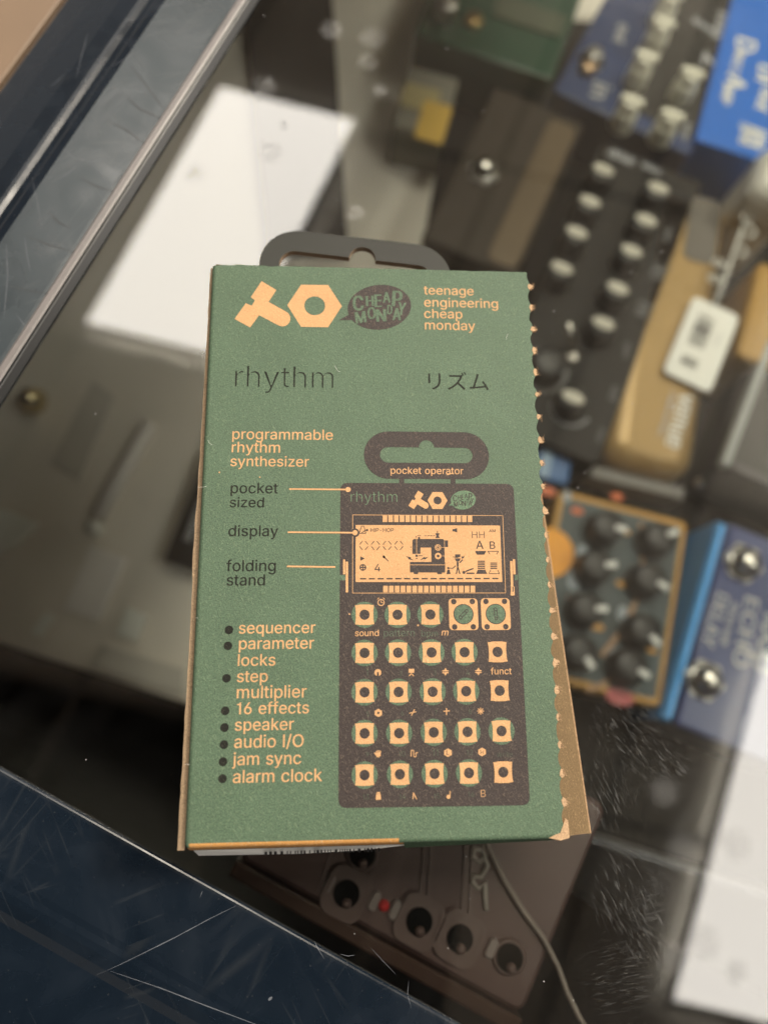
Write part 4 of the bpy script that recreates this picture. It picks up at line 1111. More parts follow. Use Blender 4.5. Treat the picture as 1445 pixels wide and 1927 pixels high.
# --- pale carton with the amber corner
sp = Spot((742, 235), (842, 262), -0.262)
t = sp.empty("small_carton", "pale grey and amber carton standing left of the brown pedal", "carton")
a = MB()
a.ext(rrect(.016, .026, .036, .052, .002), [(0, 0), (.037, 0), (.038, .001)])
a.build("carton_body", paint("grey_card", (0.22, 0.21, 0.17), 0.6), t)
x0, y0 = sp.at(805, 235)
a = MB()
a.ext(rrect(x0 + .003, y0 + .003, .020, .032, .003), [(.0384, 0), (.0392, 0)])
a.build("amber_label", paint("amber_paper", (0.66, 0.42, 0.07), 0.5), t)
x0, y0 = sp.at(790, 185)
a = MB()
a.ext(rrect(x0, y0, .026, .02, .002), [(.0384, 0), (.0390, 0)])
a.build("pale_label", paint("straw_paper", (0.42, 0.35, 0.17), 0.5), t)

# --- yellow edged pedal just under the green one
sp = Spot((935, 222), (1028, 250), -0.262)
t = sp.empty("effects_pedal", "small yellow edged pedal tucked in front of the green pedal", "effects pedal", "effects pedals in the case")
pedal_body(t, rrect(sp.w / 2, 0.005, sp.w, 0.011, .001), 0.038, .001, paint("yellow_enamel", (0.50, 0.33, 0.05), 0.4))
a = MB()
a.ext(rrect(sp.w / 2, 0.028, sp.w + .02, 0.034, .002), [(0, 0), (.034, 0), (.035, .001)])
a.build("case_back", paint("black_enamel", (0.010, 0.012, 0.012), 0.45), t)

# --- brown bronze pedal
sp = Spot((800, 430), (965, 500), -0.245)
t = sp.empty("effects_pedal", "brown and bronze pedal with one chrome footswitch beside the black many-knob pedal", "effects pedal", "effects pedals in the case")
bm_ = paint("dark_brown_enamel", (0.034, 0.026, 0.019), 0.5, 0, 0.25, 20, 0, 400, 0.2)
w = .066
pedal_body(t, rrect(w / 2, .058, w, .130, .004), .055, .003, bm_)
a = MB()
a.ext(rrect(w * .80, .056, w * .30, .118, .006), [(.0552, 0), (.0558, 0), (.0562, .0006)])
a.build("bronze_strip", paint("bronze_strip", (0.10, 0.066, 0.032), 0.5, 0.2, 0.2, 30), t)
x, y = sp.at(912, 315, -0.24)
footswitch(t, x, y, .055)

# --- dark blue pedal with the black panel and tall cream knobs
sp = Spot((1040, 168), (1298, 292), -0.245)
t = sp.empty("effects_pedal", "dark blue pedal with a black panel and tall cream knobs", "effects pedal", "effects pedals in the case")
w = sp.w
pedal_body(t, rrect(w / 2, .075, w, .150, .004), .055, .002, paint("navy_enamel", (0.018, 0.040, 0.125), 0.35, 0, 0.2, 30))
a = MB()
a.ext(rrect(w * .685, .082, w * .55, .138, .002), [(.0552, 0), (.0558, 0), (.0560, .0004)])
pn = a.build("panel", paint("black_panel", (0.012, 0.011, 0.010), 0.45), t)
for (u, v) in ((1187, 195), (1262, 222), (1214, 112), (1300, 143), (1246, 48), (1262, -5), (1330, 60)):
    if u == 1330:
        continue
    x, y = sp.at(u, v, -0.225)
    a = MB()
    a.lathe([(.0080, 0), (.0078, .012), (.0070, .0150), (.0060, .0155)], 24, (x, y, .056))
    a.lathe([(.0062, .0150), (.0060, .020), (.0054, .0215), (.002, .0218)], 24, (x, y, .056))
    ko = a.build("knob", CREAM, t)
    a = MB()
    d = Vector((1.0, 0.15)).normalized()
    a.ext(stroke(Vector((x, y)) - d * .008, Vector((x, y)) + d * .008, .005), [(.056 + .0215, 0), (.056 + .0235, .0006)])
    a.build("pointer", CREAM, ko)
x, y = sp.at(1122, 92, -0.235)
a = MB()
a.lathe([(.009, 0), (.009, .002), (.006, .003), (.006, .008), (.004, .0085)], 20, (x, y, .055))
a.build("jack_nut", STEEL, t)
x, y = sp.at(1118, 115, -0.24)
a = MB()
a.lathe([(.006, 0), (.006, .005), (.004, .006), (.001, .0062)], 18, (x - .002, y - .004, .055))
a.build("jack_nut", paint("bronze_nut", (0.35, 0.24, 0.15), 0.3, 0.9), t)
letters(t, "out", sp, (1165, 42), (1153, 78), -0.2445, GREYINK, 0)
letters(t, "in", sp, (1118, 150), (1108, 182), -0.2445, GREYINK, 0)
for (u0, v0, u1, v1, s) in ((1300, 40, 1342, 66, "level"), (1352, 20, 1340, 72, "mix"), (1325, 95, 1318, 125, "2"), (1290, 230, 1282, 262, "bass")):
    letters(t, s, sp, (u0, v0), (u1, v1), -0.2435, GREYINK, 0)

# --- bright blue pedal with the name along it
sp = Spot((1308, 262), (1400, 292), -0.240)
t = sp.empty("effects_pedal", "bright blue pedal with white DirectAmp lettering at the right edge", "effects pedal", "effects pedals in the case")
w = .066
pedal_body(t, rrect(w / 2, .075, w, .150, .002), .060, .001, paint("bright_blue_enamel", (0.010, 0.135, 0.56), 0.35, 0, 0.08, 30))
letters(t, "D", sp, (1387, 66), (1381, 92), -0.240, CREAM, 0, 1.15)
letters(t, "IRECT", sp, (1385, 92), (1371, 136), -0.240, CREAM, 0, 1.2)
letters(t, "A", sp, (1369, 136), (1361, 160), -0.240, CREAM, 0, 1.15)
letters(t, "MP", sp, (1364, 160), (1353, 192), -0.240, CREAM, 0, 1.0)
letters(t, "DI", sp, (1428, 118), (1422, 152), -0.240, CREAM, 0)
letters(t, "out", sp, (1434, 162), (1420, 204), -0.240, CREAM, 0)
letters(t, "gnd", sp, (1400, 232), (1388, 268), -0.240, CREAM, 0, 1.2)
letters(t, "lift", sp, (1412, 236), (1400, 272), -0.240, CREAM, 0, 1.2)

# --- white rounded thing at the right edge
sp = Spot((1416, 360), (1480, 385), -0.215)
t = sp.empty("plastic_bottle", "white rounded cap standing at the right edge below the bright blue pedal", "bottle")
a = MB()
a.ext(rrect(.016, .022, .034, .040, .008), [(0, 0), (.075, 0), (.081, .002), (.085, .006)], 0, True, False, False)
a.build("bottle_body", paint("white_plastic", (0.75, 0.72, 0.66), 0.4), t)

# --- black pedal with two columns of black and cream knobs
sp = Spot((985, 812), (1150, 882), -0.245)
t = sp.empty("effects_pedal", "long black pedal with two columns of cream topped knobs", "effects pedal", "effects pedals in the case")
x0, y0 = sp.at(1108, 868)
x1, y1 = sp.at(1292, 340)
w = .072
H_ = y1 - y0 + .004
bx = x0 - w / 2 + .006
pedal_body(t, rrect(bx, y0 + H_ / 2, w, H_, .003), .055, .0015, [paint("black_pedal_enamel", (0.011, 0.0105, 0.010), 0.55, 0, 0.3, 40, 0, 400, 0.2), STEEL])
KN = ((1134, 321), (1109, 381), (1084, 439), (1056, 506), (1237, 356), (1214, 416), (1187, 474), (1161, 544), (1134, 610), (1077, 749))
for (u, v) in KN:
    x, y = sp.at(u, v, -0.232)
    k = knob(t, x, y, .055, .0095, .014, BLACKP, DIMCREAM, 0, None, 0.74, 0.52)
x, y = sp.at(1028, 690, -0.24)
a = MB()
rg = circ(x, y, .0150, 32)
a.flat([rg, circ(x, y, .0125, 32)], .0554)
a.build("printed_ring", DIMINK, t)
a = MB()
a.lathe([(.0118, 0), (.0116, .006), (.0106, .012), (.0095, .0135), (.004, .0138), (.0008, .0138)], 32, (x, y, .0552))
a.build("dial", BLACKP, t)
x, y = sp.at(1079, 668, -0.24)
x2, y2 = sp.at(1072, 602, -0.225)
a = MB()
a.tube([(x, y, .055), (x + (x2 - x) * .5, y + (y2 - y) * .5, .066), (x2, y2, .072)], [.0022, .002, .0026], 10)
a.lathe([(.0045, 0), (.0045, .003), (.003, .004)], 16, (x, y, .055))
a.build("toggle_switch", CHROME, t)
letters(t, "drive", sp, (1142, 292), (1190, 312), -0.2445, GREYINK, 0, 1.3)
letters(t, "voice", sp, (1204, 312), (1240, 330), -0.2445, GREYINK, 0, 1.3)
for (u, v, s) in ((1242, 420, "mid"), (1218, 490, "lo"), (1190, 560, "hi"), (1166, 640, "gain"), (1140, 720, "vol"), (1116, 800, "mix")):
    letters(t, s, sp, (u + 12, v + 4), (u + 4, v + 32), -0.2445, DIMINK, 0, 1.0)
# dial marks round the lowest knob
x, y = sp.at(1074, 765, -0.245)
a = MB()
for k in range(11):
    an = math.radians(200 + 14 * k)
    a.flat([circ(x + .0125 * math.cos(an), y + .0125 * math.sin(an), .0011, 8)], .0554)
a.build("dial_mark", GREYINK, t)

# --- gold pedal
sp = Spot((1130, 860), (1292, 900), -0.245)
t = sp.empty("effects_pedal", "matt gold pedal carrying a white price tag", "effects pedal", "effects pedals in the case")
x1, y1 = sp.at(1335, 355)
w = sp.w
gold = paint("gold_enamel", (0.34, 0.215, 0.075), 0.35, 0.25, 0.12, 16)
w *= 1.1
pedal_body(t, rrect(w / 2, y1 / 2, w, y1, .016, 10), .055, .014, gold)
a = MB()
a.ext(rrect(w * .70, y1 * .84, w * .36, y1 * .24, .006), [(.0552, 0), (.0556, 0), (.0558, .0003)])
a.build("grey_fade", paint("grey_fade", (0.105, 0.092, 0.078), 0.45), t)  # grey patch put in for the gold body turning grey at its far right
letters(t, "venue", sp, (1279, 738), (1250, 838), -0.245, WHITEINK, 0, 1.25)
letters(t, "overdrive and boost", sp, (1262, 738), (1238, 818), -0.245, GREYINK, 0, 1.5)
# front face of it: a grey metal strip with two bright screws
a = MB()
a.ext(rrect(w / 2, -.0045, w * 1.02, .008, .001), [(.020, 0), (.040, 0), (.041, .0005)])
fs = a.build("front_plate", paint("grey_metal_plate", (0.16, 0.15, 0.14), 0.5), t)
for u, v in ((1168, 862), (1330, 902)):
    x, y = sp.at(u, v, -0.25)
    a = MB()
    a.lathe([(.0038, 0), (.0036, .002), (.001, .0032)], 14, (x, y, .041))
    a.build("screw", CHROME, fs)

# --- price tag with its string, lying on the gold pedal
sp = Spot((1247, 699), (1336, 740), -0.2405)
zb = -0.2445
sp.o.z = zb
sp.zb = zb
t = sp.empty("price_tag", "white price tag with a barcode lying on the gold pedal", "price tag")
tagpoly = ccw(polyl(sp, [(1247, 699), (1336, 740), (1389, 594), (1309, 556)]))
a = MB()
cx_ = sum(p[0] for p in tagpoly) / 4
cy_ = sum(p[1] for p in tagpoly) / 4
a.ext(rrect(cx_, cy_, math.dist(tagpoly[0], tagpoly[1]), math.dist(tagpoly[1], tagpoly[2]), .004), [(.0032, .0002), (.0040, 0), (.0042, .0002)], 0, True, True)
tg = a.build("card", paint("white_tag_plastic", (0.80, 0.79, 0.75), 0.4, 0, 0.03, 60), t)
a = MB()
yy = 0.0
random.seed(3)
bw = math.dist(tagpoly[0], tagpoly[1]) * .27
bh = math.dist(tagpoly[1], tagpoly[2])
yy = cy_ - bh * .33
while yy < cy_ + bh * .31:
    th = random.choice((.0005, .0009, .0014))
    if not (cy_ - bh * .20 < yy < cy_ - bh * .10):
        a.flat([[(cx_ - bw * 1.0, yy), (cx_ + bw * .25, yy), (cx_ + bw * .25, yy + th), (cx_ - bw * 1.0, yy + th)]], .0044)
    yy += th + random.choice((.0005, .0008, .0012))
a.build("barcode", BLACKP, tg)
a = MB()
put_text(a, "2049", (cx_ + bw * .75, cy_ + bh * .2, 0), (0, -.005, 0), (.005, 0, 0), .0044)
a.build("lettering", GREYINK, tg)
a = MB()
zt_ = -0.2395
sp2 = [(1345, 572), (1362, 528), (1376, 488), (1392, 440), (1406, 402), (1418, 370), (1432, 330), (1450, 300)]
pts = [Vector((*sp.at(u, v, zt_), 0.005 + .001 * (i % 2))) for i, (u, v) in enumerate(sp2)]
a.tube(pts, .0013, 8)
for i, (u, v, r) in enumerate(((1348, 500, .0036), (1340, 528, .0034), (1388, 478, .0040), (1404, 440, .0044), (1416, 405, .0042), (1400, 415, .0036))):
    x, y = sp.at(u, v, zt_)
    a.tube([(x + r * math.cos(k / 10 * 6.2832 + i), y + r * math.sin(k / 10 * 6.2832 + i) * .8, .006 + .0003 * k) for k in range(11)], .0009, 6)
a.build("string", paint("white_string", (0.66, 0.65, 0.61), 0.5), t)

# --- amber pedal at the right edge
sp = Spot((1386, 668), (1480, 700), -0.235)
t = sp.empty("effects_pedal", "amber pedal cut by the right edge beside the price tag", "effects pedal", "effects pedals in the case")
pedal_body(t, rrect(.035, .035, .07, .070, .005), .065, .003, paint("amber_enamel", (0.40, 0.215, 0.03), 0.35, 0, 0.2, 30))
a = MB()
a.ext(rrect(.040, .040, .042, .044, .003), [(.0652, 0), (.066, 0), (.0662, .0004)])
a.build("panel", paint("brown_panel", (0.16, 0.09, 0.03), 0.5), t)

# --- black box with the grey rim
sp = Spot((1357, 872), (1470, 925), -0.235)
t = sp.empty("black_box", "open black box with a bright grey rim right of the gold pedal", "box")
y1 = sp.at(1445, 640)[1]
pedal_body(t, rrect(.05, y1 / 2, .1, y1, .002), .060, .001, paint("box_black", (0.016, 0.015, 0.014), 0.5, 0, 0.2, 30))
a = MB()
a.ext(rrect(.0025, y1 / 2, .005, y1, .002), [(.058, 0), (.065, 0), (.0656, .0006)])
a.build("rim", paint("grey_rim", (0.30, 0.32, 0.32), 0.35), t)
a = MB()
a.ext(rrect(.054, .0025, .094, .005, .002), [(.058, 0), (.064, 0), (.0646, .0006)])
a.build("rim", paint("dim_rim", (0.06, 0.055, 0.06), 0.4), t)

# --- little blue thing behind the front box
sp = Spot((1000, 905), (1075, 925), -0.255)
t = sp.empty("small_pedal", "small blue pedal peeping out beside the box edge above the sunset pedal", "small pedal")
pedal_body(t, rrect(.011, .018, .022, .03, .002), .045, .002, paint("mid_blue_enamel", (0.02, 0.10, 0.28), 0.4))
a = MB()
a.ext(rrect(.006, .014, .006, .02, .001), [(.0452, 0), (.0462, 0)])
a.build("label", paint("pale_blue_ink", (0.25, 0.36, 0.5), 0.5), t)

# --- pedal with the sunset picture
sp = Spot((1010, 1275), (1222, 1330), -0.245)
t = sp.empty("effects_pedal", "teal and amber pedal with a sunset picture and eight black knobs", "effects pedal", "effects pedals in the case")
x0, y0 = sp.at(1222, 1328)
x1, y1 = sp.at(1302, 985)
w = .078
amber = paint("amber_edge_enamel", (0.46, 0.235, 0.035), 0.4, 0, 0.2, 30)
hh_ = y1 - y0
cxx = (x0 + x1) / 2 - w / 2 + .002
pedal_body(t, rrect(cxx, y0 + hh_ / 2, w, hh_, .004), .055, .0015, amber)
a = MB()
a.ext(rrect(cxx, y0 + hh_ / 2, w - .007, hh_ - .008, .003), [(.0551, 0), (.0555, 0)])
pn = a.build("picture", paint("teal_grey_ink", (0.040, 0.058, 0.064), 0.5, 0, 0.7, 40), t)
z1 = .0558
suns = paint("orange_sun_ink", (0.95, 0.34, 0.02), 0.5, 0, 0.3, 40)
a = MB()
x, y = sp.at(1032, 1040)
a.flat([circ(x, y, .0145, 36)], z1, 0)
a.build("printed_sun", suns, pn)
INK_ = paint("red_orange_ink", (0.62, 0.13, 0.03), 0.5)
for (u, v, r) in ((1085, 962, .0038), (1112, 1016, .004), (1075, 1128, .003), (1030, 925, .005), (1160, 935, .004)):
    x, y = sp.at(u, v)
    a = MB()
    a.flat([circ(x, y, r, 14, r * .55, .4)], z1)
    a.build("printed_spot", INK_, pn)
INK_ = paint("amber_ink", (0.6, 0.30, 0.06), 0.5)
for (u, v, r) in ((1122, 1180, .0042), (1170, 1100, .004), (1176, 1002, .003), (1225, 1225, .003)):
    x, y = sp.at(u, v)
    a = MB()
    a.flat([circ(x, y, r, 14, r * .5, -.4)], z1)
    a.build("printed_spot", INK_, pn)
a = MB()
for pts_ in (((1205, 985), (1208, 1060), (1200, 1120), (1175, 1180), (1130, 1235)), ((1105, 1300), (1140, 1285), (1165, 1262), (1190, 1250))):
    q = [sp.at(u, v) for u, v in pts_]
    for i in range(len(q) - 1):
        a.flat([stroke(q[i], q[i + 1], .0028)], z1 + .0001 * (i % 2))
a.build("printed_curve", paint("tan_ink", (0.36, 0.20, 0.10), 0.5), pn)
a = MB()
x, y = sp.at(1165, 1312)
a.flat([circ(x, y, .008, 24, .0045, .3)], z1 + .0003)
a.build("printed_spot", paint("pink_ink", (0.42, 0.085, 0.085), 0.5), pn)
INK_ = paint("pale_grey_blue_ink", (0.30, 0.34, 0.38), 0.5)
for (u, v, r) in ((1066, 935, .0024), (1094, 1040, .003), (1080, 1090, .004), (1170, 1155, .003), (1150, 1235, .003)):
    x, y = sp.at(u, v)
    a = MB()
    a.flat([circ(x, y, r, 12, r * 1.6, .2)], z1)
    a.build("printed_spot", INK_, pn)
KS = ((1139, 994, 1171, 980), (1237, 1015, 1271, 1000), (1120, 1068, 1154, 1059), (1219, 1092, 1254, 1089), (1102, 1148, 1132, 1143), (1209, 1188, 1232, 1190), (1089, 1228, 1111, 1234), (1182, 1256, 1213, 1262))
for i, (u, v, u2, v2) in enumerate(KS):
    x, y = sp.at(u, v, -0.235)
    x2, y2 = sp.at(u2, v2, -0.222)
    a = MB()
    a.lathe([(.0105, 0), (.0100, .006), (.0090, .0145), (.008, .0155), (.002, .0155)], 24, (x, y, .0556))
    ko = a.build("knob", BLACKP, t)
    d = Vector((x2 - x, y2 - y))
    d = d.normalized() if i % 3 else (d.normalized() + Vector((0.3, -.5))).normalized()
    pp = Vector((x, y))
    a = MB()
    a.ext(stroke(pp + d * .0035, pp + d * .0100, .0032), [(.0556 + .006, 0), (.0556 + .0164, 0)])
    a.build("pointer", WHITEINK, ko)

# --- navy pedal with the light blue side
sp = Spot((1272, 1330), (1440, 1400), -0.235)
t = sp.empty("effects_pedal", "navy pedal with a light blue edge and white lettering at the lower right", "effects pedal", "effects pedals in the case")
x0, y0 = sp.at(1282, 1322)
x1, y1 = sp.at(1376, 985)
w = .075
slope = (x1 - x0) / (y1 - y0)
nv = paint("deep_navy_enamel", (0.008, 0.030, 0.150), 0.3, 0, 0.2, 30)
sk = [(x0, y0 - .012), (x0 + w, y0 - .012), (x0 + w + slope * (y1 - y0), y1), (x1, y1)]
pedal_body(t, sk, .065, .002, nv)
a = MB()
a.ext([(sk[0][0] - .0065, sk[0][1]), (sk[0][0] - .0006, sk[0][1]), (sk[3][0] - .0006, sk[3][1]), (sk[3][0] - .0065, sk[3][1])], [(0.0, 0), (.060, 0), (.0635, .0015)])
a.build("side_panel", paint("light_blue_enamel", (0.06, 0.36, 0.85), 0.35, 0, 0.1, 20), t)
for u, v in ((1405, 1058), (1332, 1280)):
    x, y = sp.at(u, v, -0.23)
    footswitch(t, x, y, .065, 1.15)
letters(t, "DELAY", sp, (1350, 1112), (1318, 1212), -0.235, GREYINK, 0, 1.0)
letters(t, "stereo multi", sp, (1378, 1132), (1354, 1212), -0.235, GREYINK, 0, 1.3)
letters(t, "ECHO", sp, (1402, 1118), (1376, 1252), -0.235, GREYINK, 0, .8)
letters(t, "loop", sp, (1440, 1150), (1415, 1260), -0.235, GREYINK, 0, 1.2)
# a brown block between the two
sp = Spot((1252, 1255), (1272, 1262), -0.26)
t = sp.empty("wooden_block", "narrow brown block between the sunset pedal and the navy pedal", "block")
a = MB()
y1 = sp.at(1302, 1062)[1]
x1 = sp.at(1310, 1062)[0]
a.ext([(0, 0), (.006, 0), (x1 + .003, y1), (x1 - .003, y1)], [(0, 0), (.039, 0), (.040, .0006)])
a.build("block_body", paint("brown_wood", (0.15, 0.115, 0.075), 0.6), t)

# --- mauve effects unit under the front rail
ZU = -0.045
sp = Spot((620, 1660), (1000, 1870), ZU, -0.94)
d0 = FD
sp.ang = math.atan2(FD.y, FD.x)
sp.ca, sp.sa = FD.x, FD.y
t = sp.empty("effects_unit", "mauve brown effects unit with black sockets right under the front rail", "effects unit")
mauve = paint("mauve_enamel", (0.082, 0.049, 0.044), 0.35, 0, 0.15, 30)
e0 = sp.at(470, 1640)
pts_u = [(470, 1585), (500, 1660), (760, 1800), (1010, 1927), (1100, 1900), (1095, 1640), (1090, 1540), (480, 1540)]
x0, y0 = sp.at(455, 1630)
x1, y1 = sp.at(1075, 1600)
HB = ZU - sp.zb
fr0 = W(CORNER)
a = MB()
ux0, ux1 = sp.at(455, 1600)[0], sp.at(1045, 1760)[0]
uy0 = sp.at(700, 1760)[1] + .0005
uy1 = uy0 + .056
a.ext(rrect((ux0 + ux1) / 2, (uy0 + uy1) / 2, ux1 - ux0, uy1 - uy0, .003), [(HB - .045, 0), (HB - .0012, 0), (HB, .0012)], 0, True, True)
a.build("body", mauve, t)
a = MB()
a.ext(rrect((ux0 + ux1) / 2, (uy0 + uy1) / 2, .05, .05, .003), [(0, 0), (HB - .045, 0)])
a.build("stand", BLACKP, t)
a = MB()
a.ext([(ux0, uy0 - .0045), (ux1, uy0 - .0045), (ux1, uy0 - .0005), (ux0, uy0 - .0005)], [(HB - .045, 0), (HB + .001, 0), (HB + .0016, .0006)])
a.build("front_strip", paint("brown_strip", (0.045, 0.024, 0.018), 0.3), t)
HOLE = paint("socket_black", (0.004, 0.004, 0.004), 0.9, 0, 0.2, 60, 0, 400, 0.05)
PLATE = paint("mauve_plate", (0.098, 0.063, 0.056), 0.4)
for (u, v, plate) in ((652, 1680, 1), (788, 1732, 1), (864, 1764, 1), (957, 1800, 0), (682, 1606, 0)):
    x, y = sp.at(u, v, ZU)
    so = MB()
    if plate:
        so.ext(rrect(x, y, .0105, .0115, .003), [(HB, 0), (HB + .0008, 0), (HB + .0012, .0004)])
        so.flat([rrect(x, y, .0115, .0125, .0033), rrect(x, y, .0095, .0105, .0028)], HB + .0016)
    else:
        so.lathe([(.0045, 0), (.0045, .0006), (.0040, .001)], 20, (x, y, HB))
    pl_ = so.build("socket", PLATE, t)
    so = MB()
    so.lathe([(.0034, 0), (.0034, .0004), (.001, .0004)], 20, (x, y, HB + .0013), 0, False)
    so.build("socket_hole", HOLE, pl_)
    so = MB()
    so.lathe([(.0012, 0), (.0012, .001), (.0004, .0014)], 12, (x + .0010, y - .0018, HB + .0019))
    so.build("contact", PLATE, pl_)
for (u, v) in ((620, 1662), (704, 1695), (743, 1712), (924, 1784)):
    x, y = sp.at(u, v, ZU)
    so = MB()
    so.ext(rrect(x, y, .0024, .0050, .001), [(HB, 0), (HB + .001, 0), (HB + .0013, .0004)])
    so.build("button", paint("pale_mauve_button", (0.18, 0.145, 0.135), 0.4), t)
x, y = sp.at(722, 1704, ZU)
so = MB()
so.lathe([(.0015, 0), (.0014, .001), (.0004, .0015)], 12, (x, y, HB))
so.build("red_light", paint("red_lens", (0.42, 0.02, 0.02), 0.3), t)
for (u0, v0, u1, v1) in ((800, 1590, 792, 1690), (814, 1590, 806, 1692), (877, 1590, 870, 1722), (890, 1590, 884, 1722), (722, 1590, 690, 1680), (628, 1590, 600, 1680)):
    so = MB()
    so.ext(ccw(stroke(sp.at(u0, v0, ZU), sp.at(u1, v1, ZU), .0010)), [(HB, 0), (HB + .0005, 0)])
    so.build("printed_line", PLATE, t)
so = MB()
wl = [(905, 1585), (914, 1608), (902, 1622), (888, 1612), (892, 1596), (908, 1600), (916, 1630), (905, 1650), (890, 1648), (888, 1660), (900, 1672), (912, 1660), (912, 1690), (914, 1712)]
q = [sp.at(u, v, ZU) for u, v in wl]
so.tube([(x, y, HB + .0006) for x, y in q], .0007, 6)
so.build("printed_script", paint("pale_script_ink", (0.30, 0.27, 0.24), 0.5), t)
# --- cable over the unit
sp = Spot((920, 1600), (1100, 1927), ZU + .004, -0.94)
a = MB()
cb = [(900, 1560), (922, 1600), (948, 1655), (985, 1715), (1024, 1768), (1050, 1820), (1068, 1870), (1090, 1915), (1112, 1950)]
pts = [P(u, v, ZU + .002) for u, v in cb]
o_ = pts[0].copy()
o_.z = ZU
a.tube([p - o_ for p in pts], .0007, 10)
c = a.build("cable", paint("pale_grey_cable", (0.20, 0.165, 0.145), 0.5))
c.location = o_
tag(c, "pale grey cable running across the mauve unit to the front rail", "cable")

# --- left side of the shelf: black bottle, pale rails, cards
sp = Spot((306, 1045), (375, 1075), -0.27)
t = sp.empty("marker_pen", "thick black marker with small grey print lying beside the box edge", "marker pen")
x0, y0 = sp.at(342, 1062, -0.285)
x1, y1 = sp.at(425, 850, -0.285)
d = Vector((x1 - x0, y1 - y0)).normalized()
a = MB()
a.tube([(x0 - d.x * .001, y0 - d.y * .001, .013), (x0, y0, .013), (x1, y1, .013)], [.0105, .0115, .0115], 24)
a.build("barrel", paint("black_barrel", (0.010, 0.0105, 0.012), 0.35), t)
a = MB()
nn = Vector((-d.y, d.x))
for k in range(15):
    p = Vector((x0, y0)) + d * (.014 + k * .0022)
    a.ext(ccw(stroke(p - nn * .0025, p + nn * .0025, .0012)), [(.0243, 0), (.0248, 0)])
a.build("fine_print", GREYINK, t)


def slip(name, label, cat, pts, z, h, mat, part):
    p0 = P(*pts[0], z)
    o_ = Vector((p0.x, p0.y, SHELF))
    t = empty(name, o_)
    tag(t, label, cat)
    a = MB()
    pl = ccw([((P(u, v, z) - o_).x, (P(u, v, z) - o_).y) for u, v in pts])
    a.ext(pl, [(0.0005, 0), (h - .0004, 0), (h, .0004)])
    o = a.build(name, mat)
    o.location = o_
    bpy.data.objects.remove(t)
    tag(o, label, cat)
    return o


CARDW = paint("white_card", (0.88, 0.90, 0.85), 0.5, 0, 0.05, 40)
CARDG = paint("pale_grey_card", (0.88, 0.85, 0.82), 0.5, 0, 0.08, 40)
CARDM = paint("mid_grey_card", (0.60, 0.575, 0.52), 0.55, 0, 0.1, 40)
slip("white_card", "white card cut by the left edge of the picture on the shelf", "card", [(-60, 945), (20, 962), (72, 985), (30, 1025), (-60, 1062)], SHELF + .004, .004, CARDW, "card_face")
slip("folded_label", "small upright white label on the grey shelf left of the box", "label", [(238, 1142), (275, 1158), (256, 1207), (218, 1194)], SHELF + .006, .006, CARDW, "label_face")
slip("grey_card", "pale grey card with a square notch on the shelf near the box", "card", [(170, 1025), (238, 1050), (186, 1168), (118, 1148)], SHELF + .003, .003, CARDG, "card_face")
slip("paper_strip", "short pale strip of paper at the front of the shelf", "paper strip", [(84, 1152), (104, 1158), (76, 1198), (56, 1190)], SHELF + .003, .003, CARDW, "strip_face")
slip("tray", "shallow grey tray on the shelf by the lower left of the box", "tray", [(190, 1212), (345, 1258), (345, 1308), (170, 1258)], SHELF + .004, .004, CARDM, "tray_face")
slip("grey_slip", "broad dull grey slip of card under the corner of the mirrored lamp", "card", [(175, 715), (215, 745), (150, 905), (95, 870)], SHELF + .002, .002, CARDM, "slip_face")
sp = Spot((165, 1000), (180, 1005), SHELF + .008)
t = sp.empty("plastic_rod", "pale clear plastic rod with a rounded end lying on the shelf", "rod")
a = MB()
p0, p1 = sp.at(182, 972), sp.at(282, 795)
a.tube([(p0[0], p0[1], .006), (p1[0], p1[1], .006)], .0052, 14)
o = a.build("rod_body", CARDG, t)
a = MB()
p2 = sp.at(174, 990)
a.lathe([(.0048, 0), (.0052, .006), (.003, .010), (.0008, .0112)], 16, (p2[0], p2[1], 0))
a.build("end_cap", CARDW, t)
sp = Spot((40, 740), (60, 746), SHELF + .02)
t = sp.empty("brass_ball", "small brass ball beside the left rail under the glass", "ball")
a = MB()
x, y = sp.at(50, 742)
a.lathe([(.0005, .0), (.006, .002), (.009, .010), (.006, .018), (.002, .020)], 20, (x, y, 0))
a.build("ball_body", paint("pale_brass", (0.75, 0.62, 0.36), 0.2, 0.9), t)

# ================================================================== the printed box
H = 0.020
HW, HL = 0.035, 0.0589
box = empty("card_box", (0, 0, 0))
tag(box, "green printed card box with a torn perforated edge lying on the glass top", "box")


def B(u, v, z=H):
    p = P(u, v, z)
    return (p.x, p.y)


def px(u, v):
    """metres per photo pixel on the front of the box"""
    return (P(u + 5, v, H) - P(u - 5, v, H)).length / 10


random.seed(11)
# ---- front panel: flat face, folded over at the left and lower edge, torn at the right
right = []
n = 150
teeth = [HL - 0.0036 - k * 0.00513 for k in range(22)]
for i in range(n + 1):
    y = HL - 2 * HL * i / n
    near = min(abs(y - t_) for t_ in teeth)
    x = HW - 0.0003 + random.uniform(-.00007, .00007) - (0.0003 * math.cos(near / 0.00256 * math.pi) if i not in (0, n) else 0) * -0.6
    if near > 0.0013:
        x -= 0.00022
    right.append((x, y))
top_edge = [(-HW + 0.0008 + (2 * HW - .0016) * i / 40, HL + random.uniform(-.00006, .00006)) for i in range(41)]
top_edge[3] = (top_edge[3][0], HL + .00016)
top_edge[7] = (top_edge[7][0], HL - .00022)
FR = 0.0009
face = [(-HW + FR, -HL + FR)] + [(p[0], max(p[1], -HL + FR)) for p in right[::-1]] + [p for p in top_edge[::-1]][1:-1] + [(-HW + FR, HL - .0002)]
mb = MB()
mb.flat([face], H, 0)
